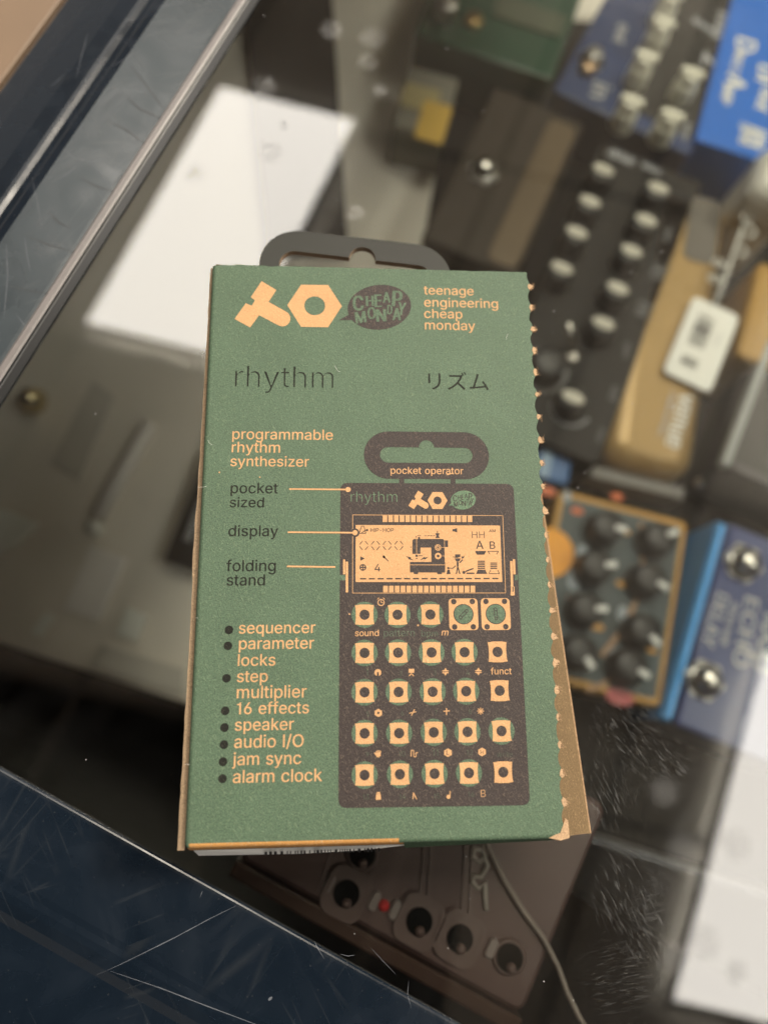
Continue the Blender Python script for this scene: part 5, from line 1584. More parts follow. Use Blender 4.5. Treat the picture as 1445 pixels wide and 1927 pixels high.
# left fold and lower fold, rolled down
K_ = 7
for side in ('l', 'b'):
    vv, ff = [], []
    m_ = 40
    for i in range(m_ + 1):
        f = i / m_
        for k in range(K_ + 1):
            a_ = math.pi / 2 * k / K_
            o_, dz = FR * math.sin(a_), FR * (1 - math.cos(a_))
            if side == 'l':
                y = -HL + FR + (2 * HL - FR - .0002) * f
                vv.append((-HW + FR - o_, y, H - dz))
            else:
                x = -HW + FR + (2 * HW - FR - .0003) * f
                vv.append((x, -HL + FR - o_, H - dz))
    for i in range(m_):
        for k in range(K_):
            q = [i * (K_ + 1) + k, (i + 1) * (K_ + 1) + k, (i + 1) * (K_ + 1) + k + 1, i * (K_ + 1) + k + 1]
            ff.append(q if side == 'b' else q[::-1])
    if side == 'l':
        mb.add(vv, ff, 0, True)
    else:
        nb = int(m_ * .573) * K_
        mb.add(vv, ff[:nb], 2, True)
        mb.add(vv, ff[nb:], 0, True)
# corner of the two folds
vv = []
for k in range(K_ + 1):
    a_ = math.pi / 2 * k / K_
    for j in range(K_ + 1):
        b_ = math.pi / 2 * j / K_
        vv.append((-HW + FR - FR * math.sin(a_) * math.cos(b_), -HL + FR - FR * math.sin(a_) * math.sin(b_), H - FR * (1 - math.cos(a_))))
ff = []
for k in range(K_):
    for j in range(K_):
        ff.append([k * (K_ + 1) + j, (k + 1) * (K_ + 1) + j, (k + 1) * (K_ + 1) + j + 1, k * (K_ + 1) + j + 1])
mb.add(vv, ff, 0, True)
# cut thickness at the top and at the right
m_ = len(right)
mb.add([(p[0], p[1], H) for p in right] + [(p[0], p[1], H - .0005) for p in right], [[i + 1, i, m_ + i, m_ + i + 1] for i in range(m_ - 1)], 1)
m_ = len(top_edge)
mb.add([(p[0], p[1], H) for p in top_edge] + [(p[0], p[1], H - .0005) for p in top_edge], [[i, i + 1, m_ + i + 1, m_ + i] for i in range(m_ - 1)], 1)
front = mb.build("front_panel", [GREEN, KRAFT, BAND], box)

# torn tabs of the perforation
mb = MB()
for t_ in teeth:
    w_ = random.uniform(.0005, .0009)
    out_ = random.uniform(.0004, .00105)
    sk_ = random.uniform(-.5, .5)
    pts = []
    for k in range(13):
        f = -1 + 2 * k / 12
        pts.append((HW - .0003 + out_ * (random.uniform(.45, 1.3) * max(0, (1 - abs(f) ** 5)) * (1 - .45 * sk_ * f)) , t_ + f * w_ * 1.1))
    pts += [(HW - .0005 + random.uniform(-.00015, .0001), t_ + w_ * .5), (HW - .0006, t_), (HW - .0005 + random.uniform(-.00015, .0001), t_ - w_ * .5)]
    pts = ccw(pts)
    mb.ext(pts, [(H - .0006, 0), (H - .00005, 0), (H + .00006, .00005)])
    for k in range(9):
        a0 = (HW + out_ * .35, t_ + random.uniform(-.8, .8) * w_)
        L_ = random.uniform(.0003, .0009)
        an = random.uniform(-1.1, 1.1)
        mb.tube([(a0[0], a0[1], H - .0002), (a0[0] + L_ * .6 * math.cos(an), a0[1] + L_ * .6 * math.sin(an), H - .0001), (a0[0] + L_ * math.cos(an * 1.6), a0[1] + L_ * math.sin(an * 1.6), H + random.uniform(-.0002, .0002))], .00003, 4)
mb.build("torn_tabs", TORN, box)
# torn patch at the lower right corner
mb = MB()
cpts = [(HW - .0034, -HL + .00025), (HW - .0022, -HL + .0008), (HW - .0012, -HL + .0011), (HW - .0006, -HL + .0024), (HW - .0001, -HL + .0036), (HW + .0004, -HL + .0032), (HW + .0005, -HL + .0002), (HW - .0012, -HL - .0002)]
mb.ext(ccw(cpts), [(H - .0006, 0), (H + .00004, 0), (H + .00006, .00005)])
mb.build("torn_corner", TORN, box)

# ---- the rest of the box: back, bottom and left wall
mb = MB()
T = .0005
mb.add([(-HW, -HL, .0004), (HW, -HL, .0004), (HW, HL, .0004), (-HW, HL, .0004)], [[0, 1, 2, 3]])
mb.build("back_panel", SHADEKRAFT, box)
mb = MB()
vl = []
m_ = 60
wob = []
for i in range(m_ + 1):
    f = i / m_
    y = -HL - .0004 + (2 * HL + .0002) * f
    wob.append(y)
    o1 = .00135 - .00085 * f + random.uniform(-.00007, .00007)
    if .42 < f < .55:
        o1 += .0002
    vl += [(-HW - .00008, y, H - .0012), (-HW - o1, y + .0, H - .0011), (-HW - o1 + .0001, y, .0005)]
ff = []
for i in range(m_):
    for k in range(2):
        a_ = i * 3 + k
        ff.append([a_ + 1, a_, a_ + 3, a_ + 4])
mb.add(vl, ff)
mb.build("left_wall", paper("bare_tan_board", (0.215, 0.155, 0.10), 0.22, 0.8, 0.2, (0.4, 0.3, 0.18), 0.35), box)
# right wall, bent outwards
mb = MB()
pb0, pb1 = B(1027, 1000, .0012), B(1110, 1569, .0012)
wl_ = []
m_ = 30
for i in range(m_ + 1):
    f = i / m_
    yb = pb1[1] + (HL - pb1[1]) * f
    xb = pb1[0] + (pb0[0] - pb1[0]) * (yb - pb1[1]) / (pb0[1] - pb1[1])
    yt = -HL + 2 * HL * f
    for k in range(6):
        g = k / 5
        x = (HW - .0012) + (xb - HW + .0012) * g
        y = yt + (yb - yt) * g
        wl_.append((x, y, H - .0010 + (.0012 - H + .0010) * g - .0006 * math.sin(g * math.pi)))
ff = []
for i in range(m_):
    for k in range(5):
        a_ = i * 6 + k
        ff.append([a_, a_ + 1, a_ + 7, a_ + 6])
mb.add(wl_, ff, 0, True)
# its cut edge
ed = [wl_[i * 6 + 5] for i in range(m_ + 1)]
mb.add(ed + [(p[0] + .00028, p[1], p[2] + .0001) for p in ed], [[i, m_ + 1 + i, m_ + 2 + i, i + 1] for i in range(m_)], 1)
mb.build("right_flap", [SHADEKRAFT, TORN], box)

# ---- lower flap with the ochre band and the white sticker
zt0, zt1, zt2 = H - FR, H - .0028, H - .0075
mb = MB()


def row(pts, z):
    return [(*B(u, v, z), z) for u, v in pts]


r0 = [(-HW + .0002, -HL, zt0), (HW - .0006, -HL, zt0)]
mid = -HW + (B(760, 1585)[0] + HW)
# dark green part, turned under
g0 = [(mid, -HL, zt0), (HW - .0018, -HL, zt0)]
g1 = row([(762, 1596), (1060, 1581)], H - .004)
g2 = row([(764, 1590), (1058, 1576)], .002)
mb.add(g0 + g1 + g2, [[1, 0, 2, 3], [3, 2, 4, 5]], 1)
b0 = [(-HW + .0004, -HL, zt0), (mid, -HL, zt0)]
b1 = row([(357, 1600.5), (762, 1589)], zt1)
mb.add(b0 + b1, [[1, 0, 2, 3]], 0)
flap = mb.build("bottom_flap", [BAND, EDGEGREEN], box)
mb = MB()
s0_ = row([(364, 1600), (764, 1588.5)], zt1 - .00005)
s0_ = [(p[0], p[1] - .0001, p[2]) for p in s0_]
s1_ = row([(374, 1611), (560, 1607.5), (680, 1601), (764, 1591.5)], zt2)
mb.add(s0_ + s1_, [[1, 0, 2, 3, 4, 5]], 0)
stk_ = mb.build("sticker", STICK, flap)
mb = MB()
random.seed(5)
u = 498
while u < 712:
    w_ = random.choice((2.0, 3.5, 5))
    f = (u - 372) / 392
    zc0, zc1 = zt1 - .0016, zt2 + .0004
    va = 1604 - 14 * f + 2.2
    vb = 1608.6 - 1.0 * f - 11.0 * max(0, f - .45)
    pts = row([(u, va + 1.2), (u + w_, va + 1.1)], zc0) + row([(u + w_, vb - .6), (u, vb - .6)], zc1)
    mb.add([(p[0], p[1] - .00006, p[2] + .0001) for p in pts], [[3, 2, 1, 0]])
    u += w_ + random.choice((2.5, 4, 7))
mb.build("barcode", BLACKP, flap)

# ---- print on the front, sheets of ink a hair above the board
L1, L2, L3, L4 = H + .00002, H + .00004, H + .00006, H + .00008
JOBS = {}


def job(name, label=None):
    key = (name, label)
    if key not in JOBS:
        JOBS[key] = MB()
    return JOBS[key]


def line(mb, s, u0, v0, u1, mat, z=L1, fat=0.0, ys=1.0, slant=0.0, v1=None, track=0.0, bold=.007):
    x0, y0 = B(u0, v0)
    x1, y1 = B(u1, v0 if v1 is None else v1)
    em = (x1 - x0) / text_width(s, track)
    # side bearings: start flush
    if fat or not bold:
        put_text(mb, s, (x0 - em * .05, y0, 0), (em, 0, 0), (0, em * ys, 0), z, mat, fat, slant, track)
    else:
        for k, sh in enumerate((-bold, bold)):
            put_text(mb, s, (x0 - em * (.05 - sh), y0 + em * sh * .5, 0), (em, 0, 0), (0, em * ys, 0), z + k * 3e-6, mat, 0, slant, track)


INKS = [KRAFT, DARKTEXT, GREEN, DARK, PALEGREEN, FAINT]
KR, DT, GR, DK, PG, FA = range(6)

# maker's mark: bolt and nut
mb = job("printed_mark", "tan bolt and nut drawn at the top left")


def zpt(x, y):           # zoomed trace of the mark -> box
    return B(430 + x / 4.0139, 515 + y / 4.0139)


bolt = [(250, 55), (362, 122), (302, 212), (425, 280)]
for k in range(1, 12):
    a_ = math.radians(-62 + 180 * k / 12)
    bolt.append((408 + 59 * math.cos(a_), 338 + 59 * math.sin(a_)))
bolt += [(375, 388), (232, 312), (163, 405), (46, 340), (130, 222), (176, 240), (200, 200), (168, 176)]
mb.flat([ccw([zpt(x, y) for x, y in bolt])], L1, KR)
hexa = [(548, 82), (752, 84), (856, 244), (752, 403), (548, 400), (444, 236)]
hc = zpt(651, 241)
hr = 79 / 4.0139 * px(592, 575)
mb.flat([ccw([zpt(x, y) for x, y in hexa]), circ(hc[0], hc[1], hr, 32)], L1, KR)

# speech bubble with the two words
mb = job("printed_bubble", "dark speech bubble with pale hand drawn capitals")
bub = []
for k in range(48):
    a_ = 2 * math.pi * k / 48
    bub.append((1139 + 240 * math.cos(a_), 252 + 170 * math.sin(a_) - 12 * math.cos(a_)))
mb.flat([ccw([zpt(x, y) for x, y in bub])], L1, DK)
mb.flat([ccw([zpt(x, y) for x, y in ((925, 300), (830, 350), (945, 350))])], L1 + .000004, DK)


def zword(mb, items, mat, z, conv, bold=.035):
    for ch, x, y, w_, h_, tilt in items:
        # x, y = lower left of the letter in the zoomed trace
        adv, loops = glyph(ch)
        xs = [p[0] for l in loops for p in l]
        ys = [p[1] for l in loops for p in l]
        lo, hi, top = min(xs), max(xs), max(ys)
        ct, st = math.cos(tilt), math.sin(tilt)

        def tf(a, b, lo=lo, hi=hi, top=top, x=x, y=y, w_=w_, h_=h_, ct=ct, st=st):
            gx, gy = (a - lo) / (hi - lo) * w_, b / top * h_
            p = conv(x + gx * ct + gy * st, y - gy * ct + gx * st)
            return (p[0], p[1], z)
        for k, sh in enumerate((-bold, 0.0, bold)):
            mb.flat([[(p[0] + sh, p[1]) for p in l] for l in loops], 0, mat, lambda a, b, k=k, tf=tf: (lambda q: (q[0], q[1], q[2] + k * 2.5e-6))(tf(a, b)), True)


WORDS = [('C', 948, 280, 72, 112, -.08), ('H', 1043, 244, 52, 76, -.06), ('E', 1108, 252, 46, 96, -.03), ('A', 1170, 218, 50, 80, -.03), ('P', 1238, 244, 66, 118, .06),
         ('M', 968, 376, 72, 86, -.14), ('O', 1056, 342, 54, 88, -.06), ('N', 1122, 362, 66, 92, -.06), ('D', 1200, 304, 34, 68, .02), ('A', 1242, 350, 56, 92, .02), ('Y', 1276, 310, 52, 98, .12)]
zword(mb, WORDS, GR, L2, zpt)

mb = job("printed_text", "four tan lines at the top right")
line(mb, "teenage", 799, 553.5, 894, KR)
line(mb, "engineering", 799, 576.5, 940.5, KR)
line(mb, "cheap", 799, 597.8, 873, KR)
line(mb, "monday", 799.5, 619.5, 896.5, KR)
mb = job("printed_title", "large thin dark word at the upper left")
line(mb, "rhythm", 441, 727.5, 637, DT, fat=-.014, ys=1.02)
mb = job("printed_title", "thin dark Japanese characters at the upper right")
line(mb, "リズム", 803, 731, 928, DT, ys=.98, bold=0)
mb = job("printed_text", "three tan lines naming the kind of instrument")
line(mb, "programmable", 437, 826, 629.5, KR)
line(mb, "rhythm", 436, 851, 531, KR)
line(mb, "synthesizer", 434, 877, 584, KR)
for words, lab in (((("pocket", 434, 928, 525.5), ("sized", 433, 954.5, 500.5)), "dark words beside the top pointer line"),
                   ((("display", 430.5, 1009, 526),), "dark word beside the middle pointer line"),
                   ((("folding", 427.5, 1075, 523), ("stand", 427, 1102, 502.5)), "dark words beside the lower pointer line")):
    mb = job("printed_text", lab)
    for s, u0, v0, u1 in words:
        line(mb, s, u0, v0, u1, DT)
mb = job("printed_list", "tan list of eight features behind dark dots")
for s, u0, v0, u1 in (("sequencer", 450, 1192.5, 596), ("parameter", 449.5, 1222, 593.5), ("locks", 447.5, 1253.5, 521.5), ("step", 446.5, 1284, 507), ("multiplier", 445.5, 1314.5, 579.5),
                      ("16 effects", 446, 1344.5, 584.5), ("speaker", 442.5, 1375.5, 555.5), ("audio I/O", 441.5, 1408, 575), ("jam sync", 440, 1440.5, 570), ("alarm clock", 439, 1474, 608.5)):
    line(mb, s, u0, v0, u1, KR)
for u, v in ((431, 1185.6), (428.9, 1215.6), (426.3, 1276.7), (423.8, 1338), (422.5, 1369.5), (421.5, 1401.8), (419.7, 1434), (418.7, 1466)):
    c_ = B(u, v)
    mb.flat([circ(c_[0], c_[1], 8.2 * px(u, v), 20)], L1, DT)
mb = job("printed_pointer", "three tan pointer lines, two ending in dots")
for u0, v0, u1, v1 in ((544, 920.3, 655, 921.3), (541.5, 1001.6, 668, 1002.6), (540, 1066, 631, 1067.2)):
    mb.flat([stroke(B(u0, v0), B(u1, v1), .00033)], L3, KR)
for u, v in ((655, 921.3), (668, 1002.6)):
    c_ = B(u, v)
    if v > 990:
        mb.flat([circ(c_[0], c_[1], 8.4 * px(u, v), 20)], L3 - .000006, DK)
    mb.flat([circ(c_[0], c_[1], 5.0 * px(u, v), 18)], L4, KR)

# ---- the picture of the instrument
mb = job("printed_instrument", "dark picture of the instrument with its hanger")


def pxrect(u0, v0, u1, v1):
    return [B(u0, v1), B(u1, v1), B(u1, v0), B(u0, v0)]


def rq(uTL, uTR, uBR, uBL, r, n=6):
    """rounded quad given by four pixel corners"""
    c4 = [Vector(B(*q)) for q in (uBL, uBR, uTR, uTL)]
    out = []
    for i in range(4):
        p, a_, b_ = c4[i], c4[i - 1], c4[(i + 1) % 4]
        d1, d2 = (a_ - p).normalized() * r, (b_ - p).normalized() * r
        for k in range(n + 1):
            f = k / n
            out.append(tuple(p + d1 * (1 - f) ** 2 + d2 * f ** 2))
    return out


mb.flat([rq((640.5, 908.5), (966, 910.5), (997.5, 1516), (636.5, 1521.5), .0016)], L1, DK)
# hanger
pa, pb = B(684.5, 857), B(920, 857)
ht = B(802, 812.5)[1] - B(802, 901.5)[1]
cxm, cym = (pa[0] + pb[0]) / 2, (B(802, 812.5)[1] + B(802, 901.5)[1]) / 2
outer = rrect(cxm, cym, pb[0] - pa[0], ht, ht / 2 - 1e-5, 10)
sa_, sb_ = B(715, 856.5), B(889, 856.5)
st, sb = B(802, 842)[1], B(802, 871)[1]
hs = st - sb
slot = []
cy_ = (st + sb) / 2
r_ = hs / 2
for k in range(11):
    a_ = math.radians(90 + 18 * k)
    slot.append((sa_[0] + r_ + r_ * math.cos(a_), cy_ + r_ * math.sin(a_)))
for k in range(11):
    a_ = math.radians(-90 + 18 * k)
    slot.append((sb_[0] - r_ + r_ * math.cos(a_), cy_ + r_ * math.sin(a_)))
nc, nr = B(802.5, 842), 14.3 * px(802, 842)
for k in range(11):
    a_ = math.radians(18 * k)
    slot.append((nc[0] + nr * math.cos(a_), st + nr * math.sin(a_)))
mb.flat([outer, slot], L1 + .000004, DK)
for u0, u1 in ((751, 760.5), (847.5, 857)):
    mb.flat([pxrect(u0, 899, u1, 910.5)], L1 + .000008, DK)
line(mb, "pocket operator", 735, 891.5, 873.5, KR, L2)
mb.flat([stroke(B(841, 893.5), B(853, 890), .00022)], L3, KR)

line(mb, "rhythm", 659.5, 944.5, 752, PG, L2, fat=-.010, ys=1.02)


def mini(x, y):          # small copy of the mark
    return B(768.2 + (x - 46) * .0908, 923.2 + (y - 55) * .1)


mb.flat([ccw([mini(x, y) for x, y in bolt])], L2, KR)
c_ = mini(651, 241)
mb.flat([ccw([mini(x, y) for x, y in hexa]), circ(c_[0], c_[1], 7.7 * px(823, 940), 24)], L2, KR)


def bubm(x, y):
    return B(871.5 + (x - 1139) * .098, 941.0 + (y - 252) * .105)


mb.flat([ccw([bubm(x, y) for x, y in bub])], L2, PG)
mb.flat([ccw([bubm(x, y) for x, y in ((925, 300), (855, 350), (945, 350))])], L2 + .000004, PG)
zword(mb, WORDS, DK, L3, bubm, .02)
# folding stand clips
for u0, v0, u1, v1, ub in ((645.6, 1053, 649.6, 1081, 0), (650.6, 1057, 655.0, 1115, 0), (964.5, 1052.5, 969.0, 1081, 1), (959.5, 1056, 964, 1117, 2)):
    mb.flat([rq((u0, v0), (u1, v0), (u1 + ub, v1), (u0 + ub, v1), .0001, 2)], L2, KR)
mb.flat([rq((962, 1103), (967.5, 1103), (968.5, 1121), (960, 1121), .0003, 4)], L2 + .000004, KR)
mb.flat([pxrect(964, 1104, 966, 1114)], L3, DK)
mb.flat([pxrect(638.5, 1082, 650, 1092)], L2, GR)
mb.flat([pxrect(968.5, 1082, 974, 1092)], L2, GR)

# display
mb = job("printed_display", "tan picture of the display with a sewing machine")
fr_ = [(663.6, 969), (945.8, 970.3), (951.2, 1116), (663.4, 1116.3)]
for i in range(4):
    mb.flat([stroke(B(*fr_[i]), B(*fr_[(i + 1) % 4]), .00011)], L2 + .000002 * i, KR)
for (ua, ub, v0, v1, va, vb) in ((720, 890.5, 970, 982.5, 0, 0), (721, 896, 1102.5, 1115, 0, 0)):
    for k in range(16):
        st_ = (ub - ua) / 16
        mb.flat([pxrect(ua + st_ * k, v0, ua + st_ * (k + .80), v1)], L3, KR)
mb.flat([rq((669.4, 988), (940.6, 989), (945, 1095.5), (669, 1095.5), .00005, 2)], L2, KR)


def dz(x, y):            # zoomed trace of the display
    return B(740 + x / 6.568, 980 + y / 6.568)


def dpoly(pts, z=L3, mat=DK):
    mb.flat([ccw([dz(x, y) for x, y in pts])], z, mat)


def dline(x0, y0, x1, y1, w_=9, z=L3, mat=DK):
    mb.flat([stroke(dz(x0, y0), dz(x1, y1), w_ / 6.568 * 1.01e-4)], z, mat)


def dcirc(x, y, r, z=L3, mat=DK, hole=0):
    c_ = dz(x, y)
    k_ = 1.01e-4 / 6.568
    lo = [circ(c_[0], c_[1], r * k_, 22)]
    if hole:
        lo.append(circ(c_[0], c_[1], hole * k_, 18))
    mb.flat(lo, z, mat)


def drect(x0, y0, x1, y1, z=L3, mat=DK):
    dpoly([(x0, y0), (x1, y0), (x1, y1), (x0, y1)], z, mat)


# sewing machine
drect(206, 510, 640, 640)
dpoly([(250, 640), (308, 640), (302, 660), (256, 660)])
dpoly([(538, 640), (604, 640), (598, 660), (544, 660)])
drect(206, 543, 638, 550, L4, KR)
dpoly([(236, 410), (236, 244), (252, 226), (614, 226), (630, 242), (636, 510), (472, 510), (468, 332), (336, 332), (334, 410)])
drect(284, 220, 290, 412, L4, KR)
drect(632, 243, 676, 326)
drect(629, 226, 634, 330, L4, KR)
dcirc(551, 332, 44, L4, KR)
for k in range(10):
    a_ = 2 * math.pi * k / 10 + .2
    mb.flat([stroke(dz(551 + 15 * math.cos(a_), 332 + 15 * math.sin(a_)), dz(551 + 44 * math.cos(a_), 332 + 44 * math.sin(a_)), 9.5e-5)], L4 + .00001, DK)
dcirc(551, 332, 11, L4 + .000014, DK)
dline(596, 332, 632, 332, 5, L4 + .000004, KR)
dcirc(553, 437, 43, L4, KR)
dcirc(553, 437, 19, L4 + .00001, DK)
dline(594, 437, 636, 437, 5, L4 + .000004, KR)
dpoly([(520, 214), (532, 186), (518, 156), (574, 156), (560, 186), (572, 214)])
dline(545, 128, 545, 158, 10)
dcirc(318, 214, 15)
for x0, x1 in ((296, 312), (318, 342), (384, 412), (420, 448), (456, 482), (490, 516)):
    dline(x0, 185, x1, 185, 8)
dline(284, 188, 284, 214, 8)
drect(274, 420, 302, 446)
dpoly([(274, 472), (304, 472), (289, 456)])
dline(310, 432, 362, 434, 9)
dline(210, 327, 226, 327, 10)
dpoly([(150, 438), (222, 454), (212, 462), (250, 490), (178, 474), (192, 464)])
dpoly([(330, 490), (382, 446), (388, 458), (436, 444), (390, 482), (382, 472)])
# little man, bell, pincers
dpoly([(762, 416), (828, 416), (826, 452), (764, 452)])
dline(736, 446, 800, 458, 9)
dpoly([(758, 466), (832, 466), (816, 500), (794, 510), (774, 500)])
dpoly([(782, 512), (808, 512), (806, 570), (784, 570)])
dline(795, 575, 778, 658, 15)
dline(797, 575, 822, 658, 15)
dline(820, 520, 856, 482, 16)
dpoly([(840, 440), (858, 445), (878, 430), (870, 462), (848, 470)])
dline(770, 556, 738, 586, 13)
dline(738, 588, 690, 586, 10)
dcirc(679, 586, 14)
dpoly([(656, 660), (708, 660), (694, 606), (668, 606)])
dcirc(872, 640, 20)
dline(890, 628, 990, 590, 18)
dline(902, 650, 1002, 650, 18)
dpoly([(1020, 658), (1160, 658), (1134, 606), (1044, 606)])
for k in range(5):
    drect(1042, 494 + 22 * k, 1132, 508 + 22 * k)
for k in range(4):
    drect(1198, 518 + 22 * k, 1282, 531 + 22 * k)
for p_, q_ in (((1180, 650), (1202, 612)), ((1290, 612), (1310, 650)), ((1182, 655), (1312, 655))):
    dline(*p_, *q_, 9)
dpoly([(1012, 374), (1146, 374), (1142, 388), (1124, 420), (1034, 420), (1014, 388)])
for p_, q_ in (((1164, 378), (1300, 378)), ((1170, 380), (1192, 416)), ((1298, 380), (1274, 416))):
    dline(*p_, *q_, 9)
for k in range(16):
    x0 = -411 + 108.8 * k
    dline(x0, 718 - .2 * k, x0 + 76, 718 - .2 * k, 18)
for k in range(4):
    x0, y0 = -364 + 144 * k, 306
    for sx in (-1, 1):
        for sy in (-1, 1):
            dline(x0 + sx * 52, y0 + sy * 12, x0 + sx * 16, y0 + sy * 54, 10)
# left icons
dpoly([(-406, 440), (-406, 496), (-352, 468)])
dcirc(-376, 578, 44)
for sx in (-1, 1):
    for sy in (-1, 1):
        dcirc(-376 + 15 * sx, 578 + 15 * sy, 9, L4, KR)
dcirc(-118, 444, 15)
dcirc(-112, 450, 15)
dline(-108, 456, -60, 502, 11)
for p_, q_ in (((-420, 156), (-392, 66)), ((-392, 66), (-364, 66)), ((-364, 66), (-338, 156)), ((-338, 156), (-420, 156)), ((-392, 150), (-330, 112))):
    dline(*p_, *q_, 9)
dcirc(-324, 116, 15)
dpoly([(730, 104), (752, 104), (786, 90), (790, 146), (752, 132), (730, 132)])
line(mb, "HIP-HOP", 697.5, 1001.2, 742, DK, L3)
line(mb, "HH", 887.5, 1013, 915, DK, L3, fat=-.008, ys=.98)
line(mb, "AM", 920.5, 1001.5, 933.5, DK, L3, ys=.85)
line(mb, "A", 897, 1033, 911.5, DK, L3)
line(mb, "B", 921.5, 1033, 934, DK, L3)
line(mb, "4", 705.5, 1075.5, 718, DK, L3)

# keys
rows = [[(686, 1157, 1), (748, 1157, 1), (809.7, 1156.6, 1)],
        [(686, 1229, 1), (749, 1228.5, 1), (812, 1228, 1), (874, 1227.6, 1), (936, 1227, 0)],
        [(686, 1303, 1), (750, 1302.5, 1), (814, 1302, 1), (877, 1301, 1), (940, 1300, 0)],
        [(686, 1380.5, 1), (751, 1380, 1), (816, 1378.5, 1), (879.5, 1377.5, 1), (943.5, 1376, 1)],
        [(686, 1459, 1), (752.4, 1457.5, 1), (817.6, 1456.4, 1), (882.3, 1455, 1), (946.7, 1453.5, 0)]]
for r in rows:
    for (u, v, g) in r:
        kb = MB()
        c_ = B(u, v)
        k_ = px(u, v)
        if g:
            kb.flat([circ(c_[0], c_[1], 24.6 * k_, 32)], L2, GR)
        s_ = 18.2 * k_
        pts = []
        for i in range(4):
            for j in range(8):
                f = -1 + 2 * j / 8
                bow = (0.90 + .10 * abs(f) ** 3) * s_ if i % 2 else (1.0 + (.05 if abs(f) < .6 else 0)) * s_
                e = f * s_ * .97
                pts.append([(e, -bow), (bow, e), (-e, bow), (-bow, -e)][i])
        kb.flat([[(c_[0] + x, c_[1] + y) for x, y in pts]], L3, KR)
        kb.flat([circ(c_[0], c_[1], 9.6 * k_, 24)], L4, DK)
        kb.build("printed_key", INKS, front)
for (u, v, an) in ((872, 1156, 45), (932.7, 1155.7, 92)):
    kb = MB()
    c_ = B(u, v)
    k_ = px(u, v)
    pl_ = rrect(c_[0], c_[1], 54.5 * k_, 59 * k_, 7 * k_, 6)
    kb.flat([pl_], L2, KR)
    for sx in (-1, 1):
        for sy in (-1, 1):
            kb.flat([circ(c_[0] + sx * 17.5 * k_, c_[1] + sy * 23.5 * k_, 5.2 * k_, 16)], L3, DK)
    kb.flat([circ(c_[0], c_[1], 19 * k_, 30)], L3, DK)
    kb.flat([circ(c_[0], c_[1], 17.6 * k_, 30)], L4, GR)
    d = Vector((math.cos(math.radians(an)), math.sin(math.radians(an))))
    cc = Vector(c_)
    nn = Vector((-d.y, d.x))
    for sgn in (-1, 1):
        kb.flat([stroke(cc - d * 8.5 * k_ + nn * sgn * 2.6 * k_, cc + d * 8.5 * k_ + nn * sgn * 2.6 * k_, 1.5 * k_)], L4 + .00001, DK)
        e_ = cc + d * sgn * 8.5 * k_
        kb.flat([circ(e_.x, e_.y, 3.6 * k_, 14), circ(e_.x, e_.y, 2.0 * k_, 12)], L4 + .000014, DK)
    kb.build("printed_dial", INKS, front)

mb = job("printed_legend", "small tan and faint green signs between the keys")
line(mb, "sound", 668.5, 1197.5, 715, KR, L3)
line(mb, "pattern", 722, 1198, 783, FA, L3)
line(mb, "bpm", 793, 1198, 826, FA, L3)
line(mb, "m", 830.5, 1196.3, 845, KR, L3, slant=.2)
line(mb, "funct", 924.5, 1269.5, 964, KR, L3)
line(mb, "write", 935, 1425, 966, FA, L3, fat=-.01)
nums = [["1", "2", "3", "4"], ["5", "6", "7", "8"], ["9", "10", "11", "12"], ["13", "14", "15", "16"]]
icons = [[(711, 1266), (774, 1265.5), (838, 1265), (900, 1264.5)], [(711.8, 1342), (776.5, 1341), (840, 1339.5), (904, 1338.5)],
         [(711, 1418.5), (779.4, 1418), (842.7, 1417), (906.8, 1415.5)], [(711.8, 1499), (780.5, 1498.5), (845, 1497.5), (909.7, 1494.5)]]
for r, ic in zip(nums, icons):
    for s, (u, v) in zip(r, ic):
        wd = 7.5 if len(s) == 1 else 14
        line(mb, s, u - 15 - wd, v + 6, u - 15, FA, L3, fat=-.006)


def ci(u, v, r, mat=KR, z=L3, hole=0):
    c_ = B(u, v)
    k_ = px(u, v)
    lo = [circ(c_[0], c_[1], r * k_, 18)]
    if hole:
        lo.append(circ(c_[0], c_[1], hole * k_, 14))
    mb.flat(lo, z, mat)


def po(pts, mat=KR, z=L3):
    mb.flat([ccw([B(u, v) for u, v in pts])], z, mat)


def li(u0, v0, u1, v1, w_=1.5, mat=KR, z=L3):
    mb.flat([stroke(B(u0, v0), B(u1, v1), w_ * px(u0, v0))], z, mat)


# row one of signs
ci(711, 1266, 6.5)
po([(709.6, 1265), (712.4, 1265), (713, 1273.5), (709, 1273.5)], DK, L4)
po([(768.8, 1259), (779.2, 1259), (779.2, 1266.5), (768.8, 1266.5)])
li(774, 1266, 774, 1270, 2)
li(774, 1268, 769.5, 1272.5, 2)
li(774, 1268, 778.5, 1272.5, 2)
for u, v in ((838, 1264.5), (900, 1264)):
    li(u - 6, v - 1.6, u + 6, v - 1.6, 2)
    li(u - 6, v + 1.8, u + 6, v + 1.8, 2)
    po([(u, v - 7.5), (u + 3.4, v - 2), (u - 3.4, v - 2)], KR, L3 + .000006)
    po([(u, v + 7.5), (u + 3.4, v + 2), (u - 3.4, v + 2)], KR, L3 + .000006)
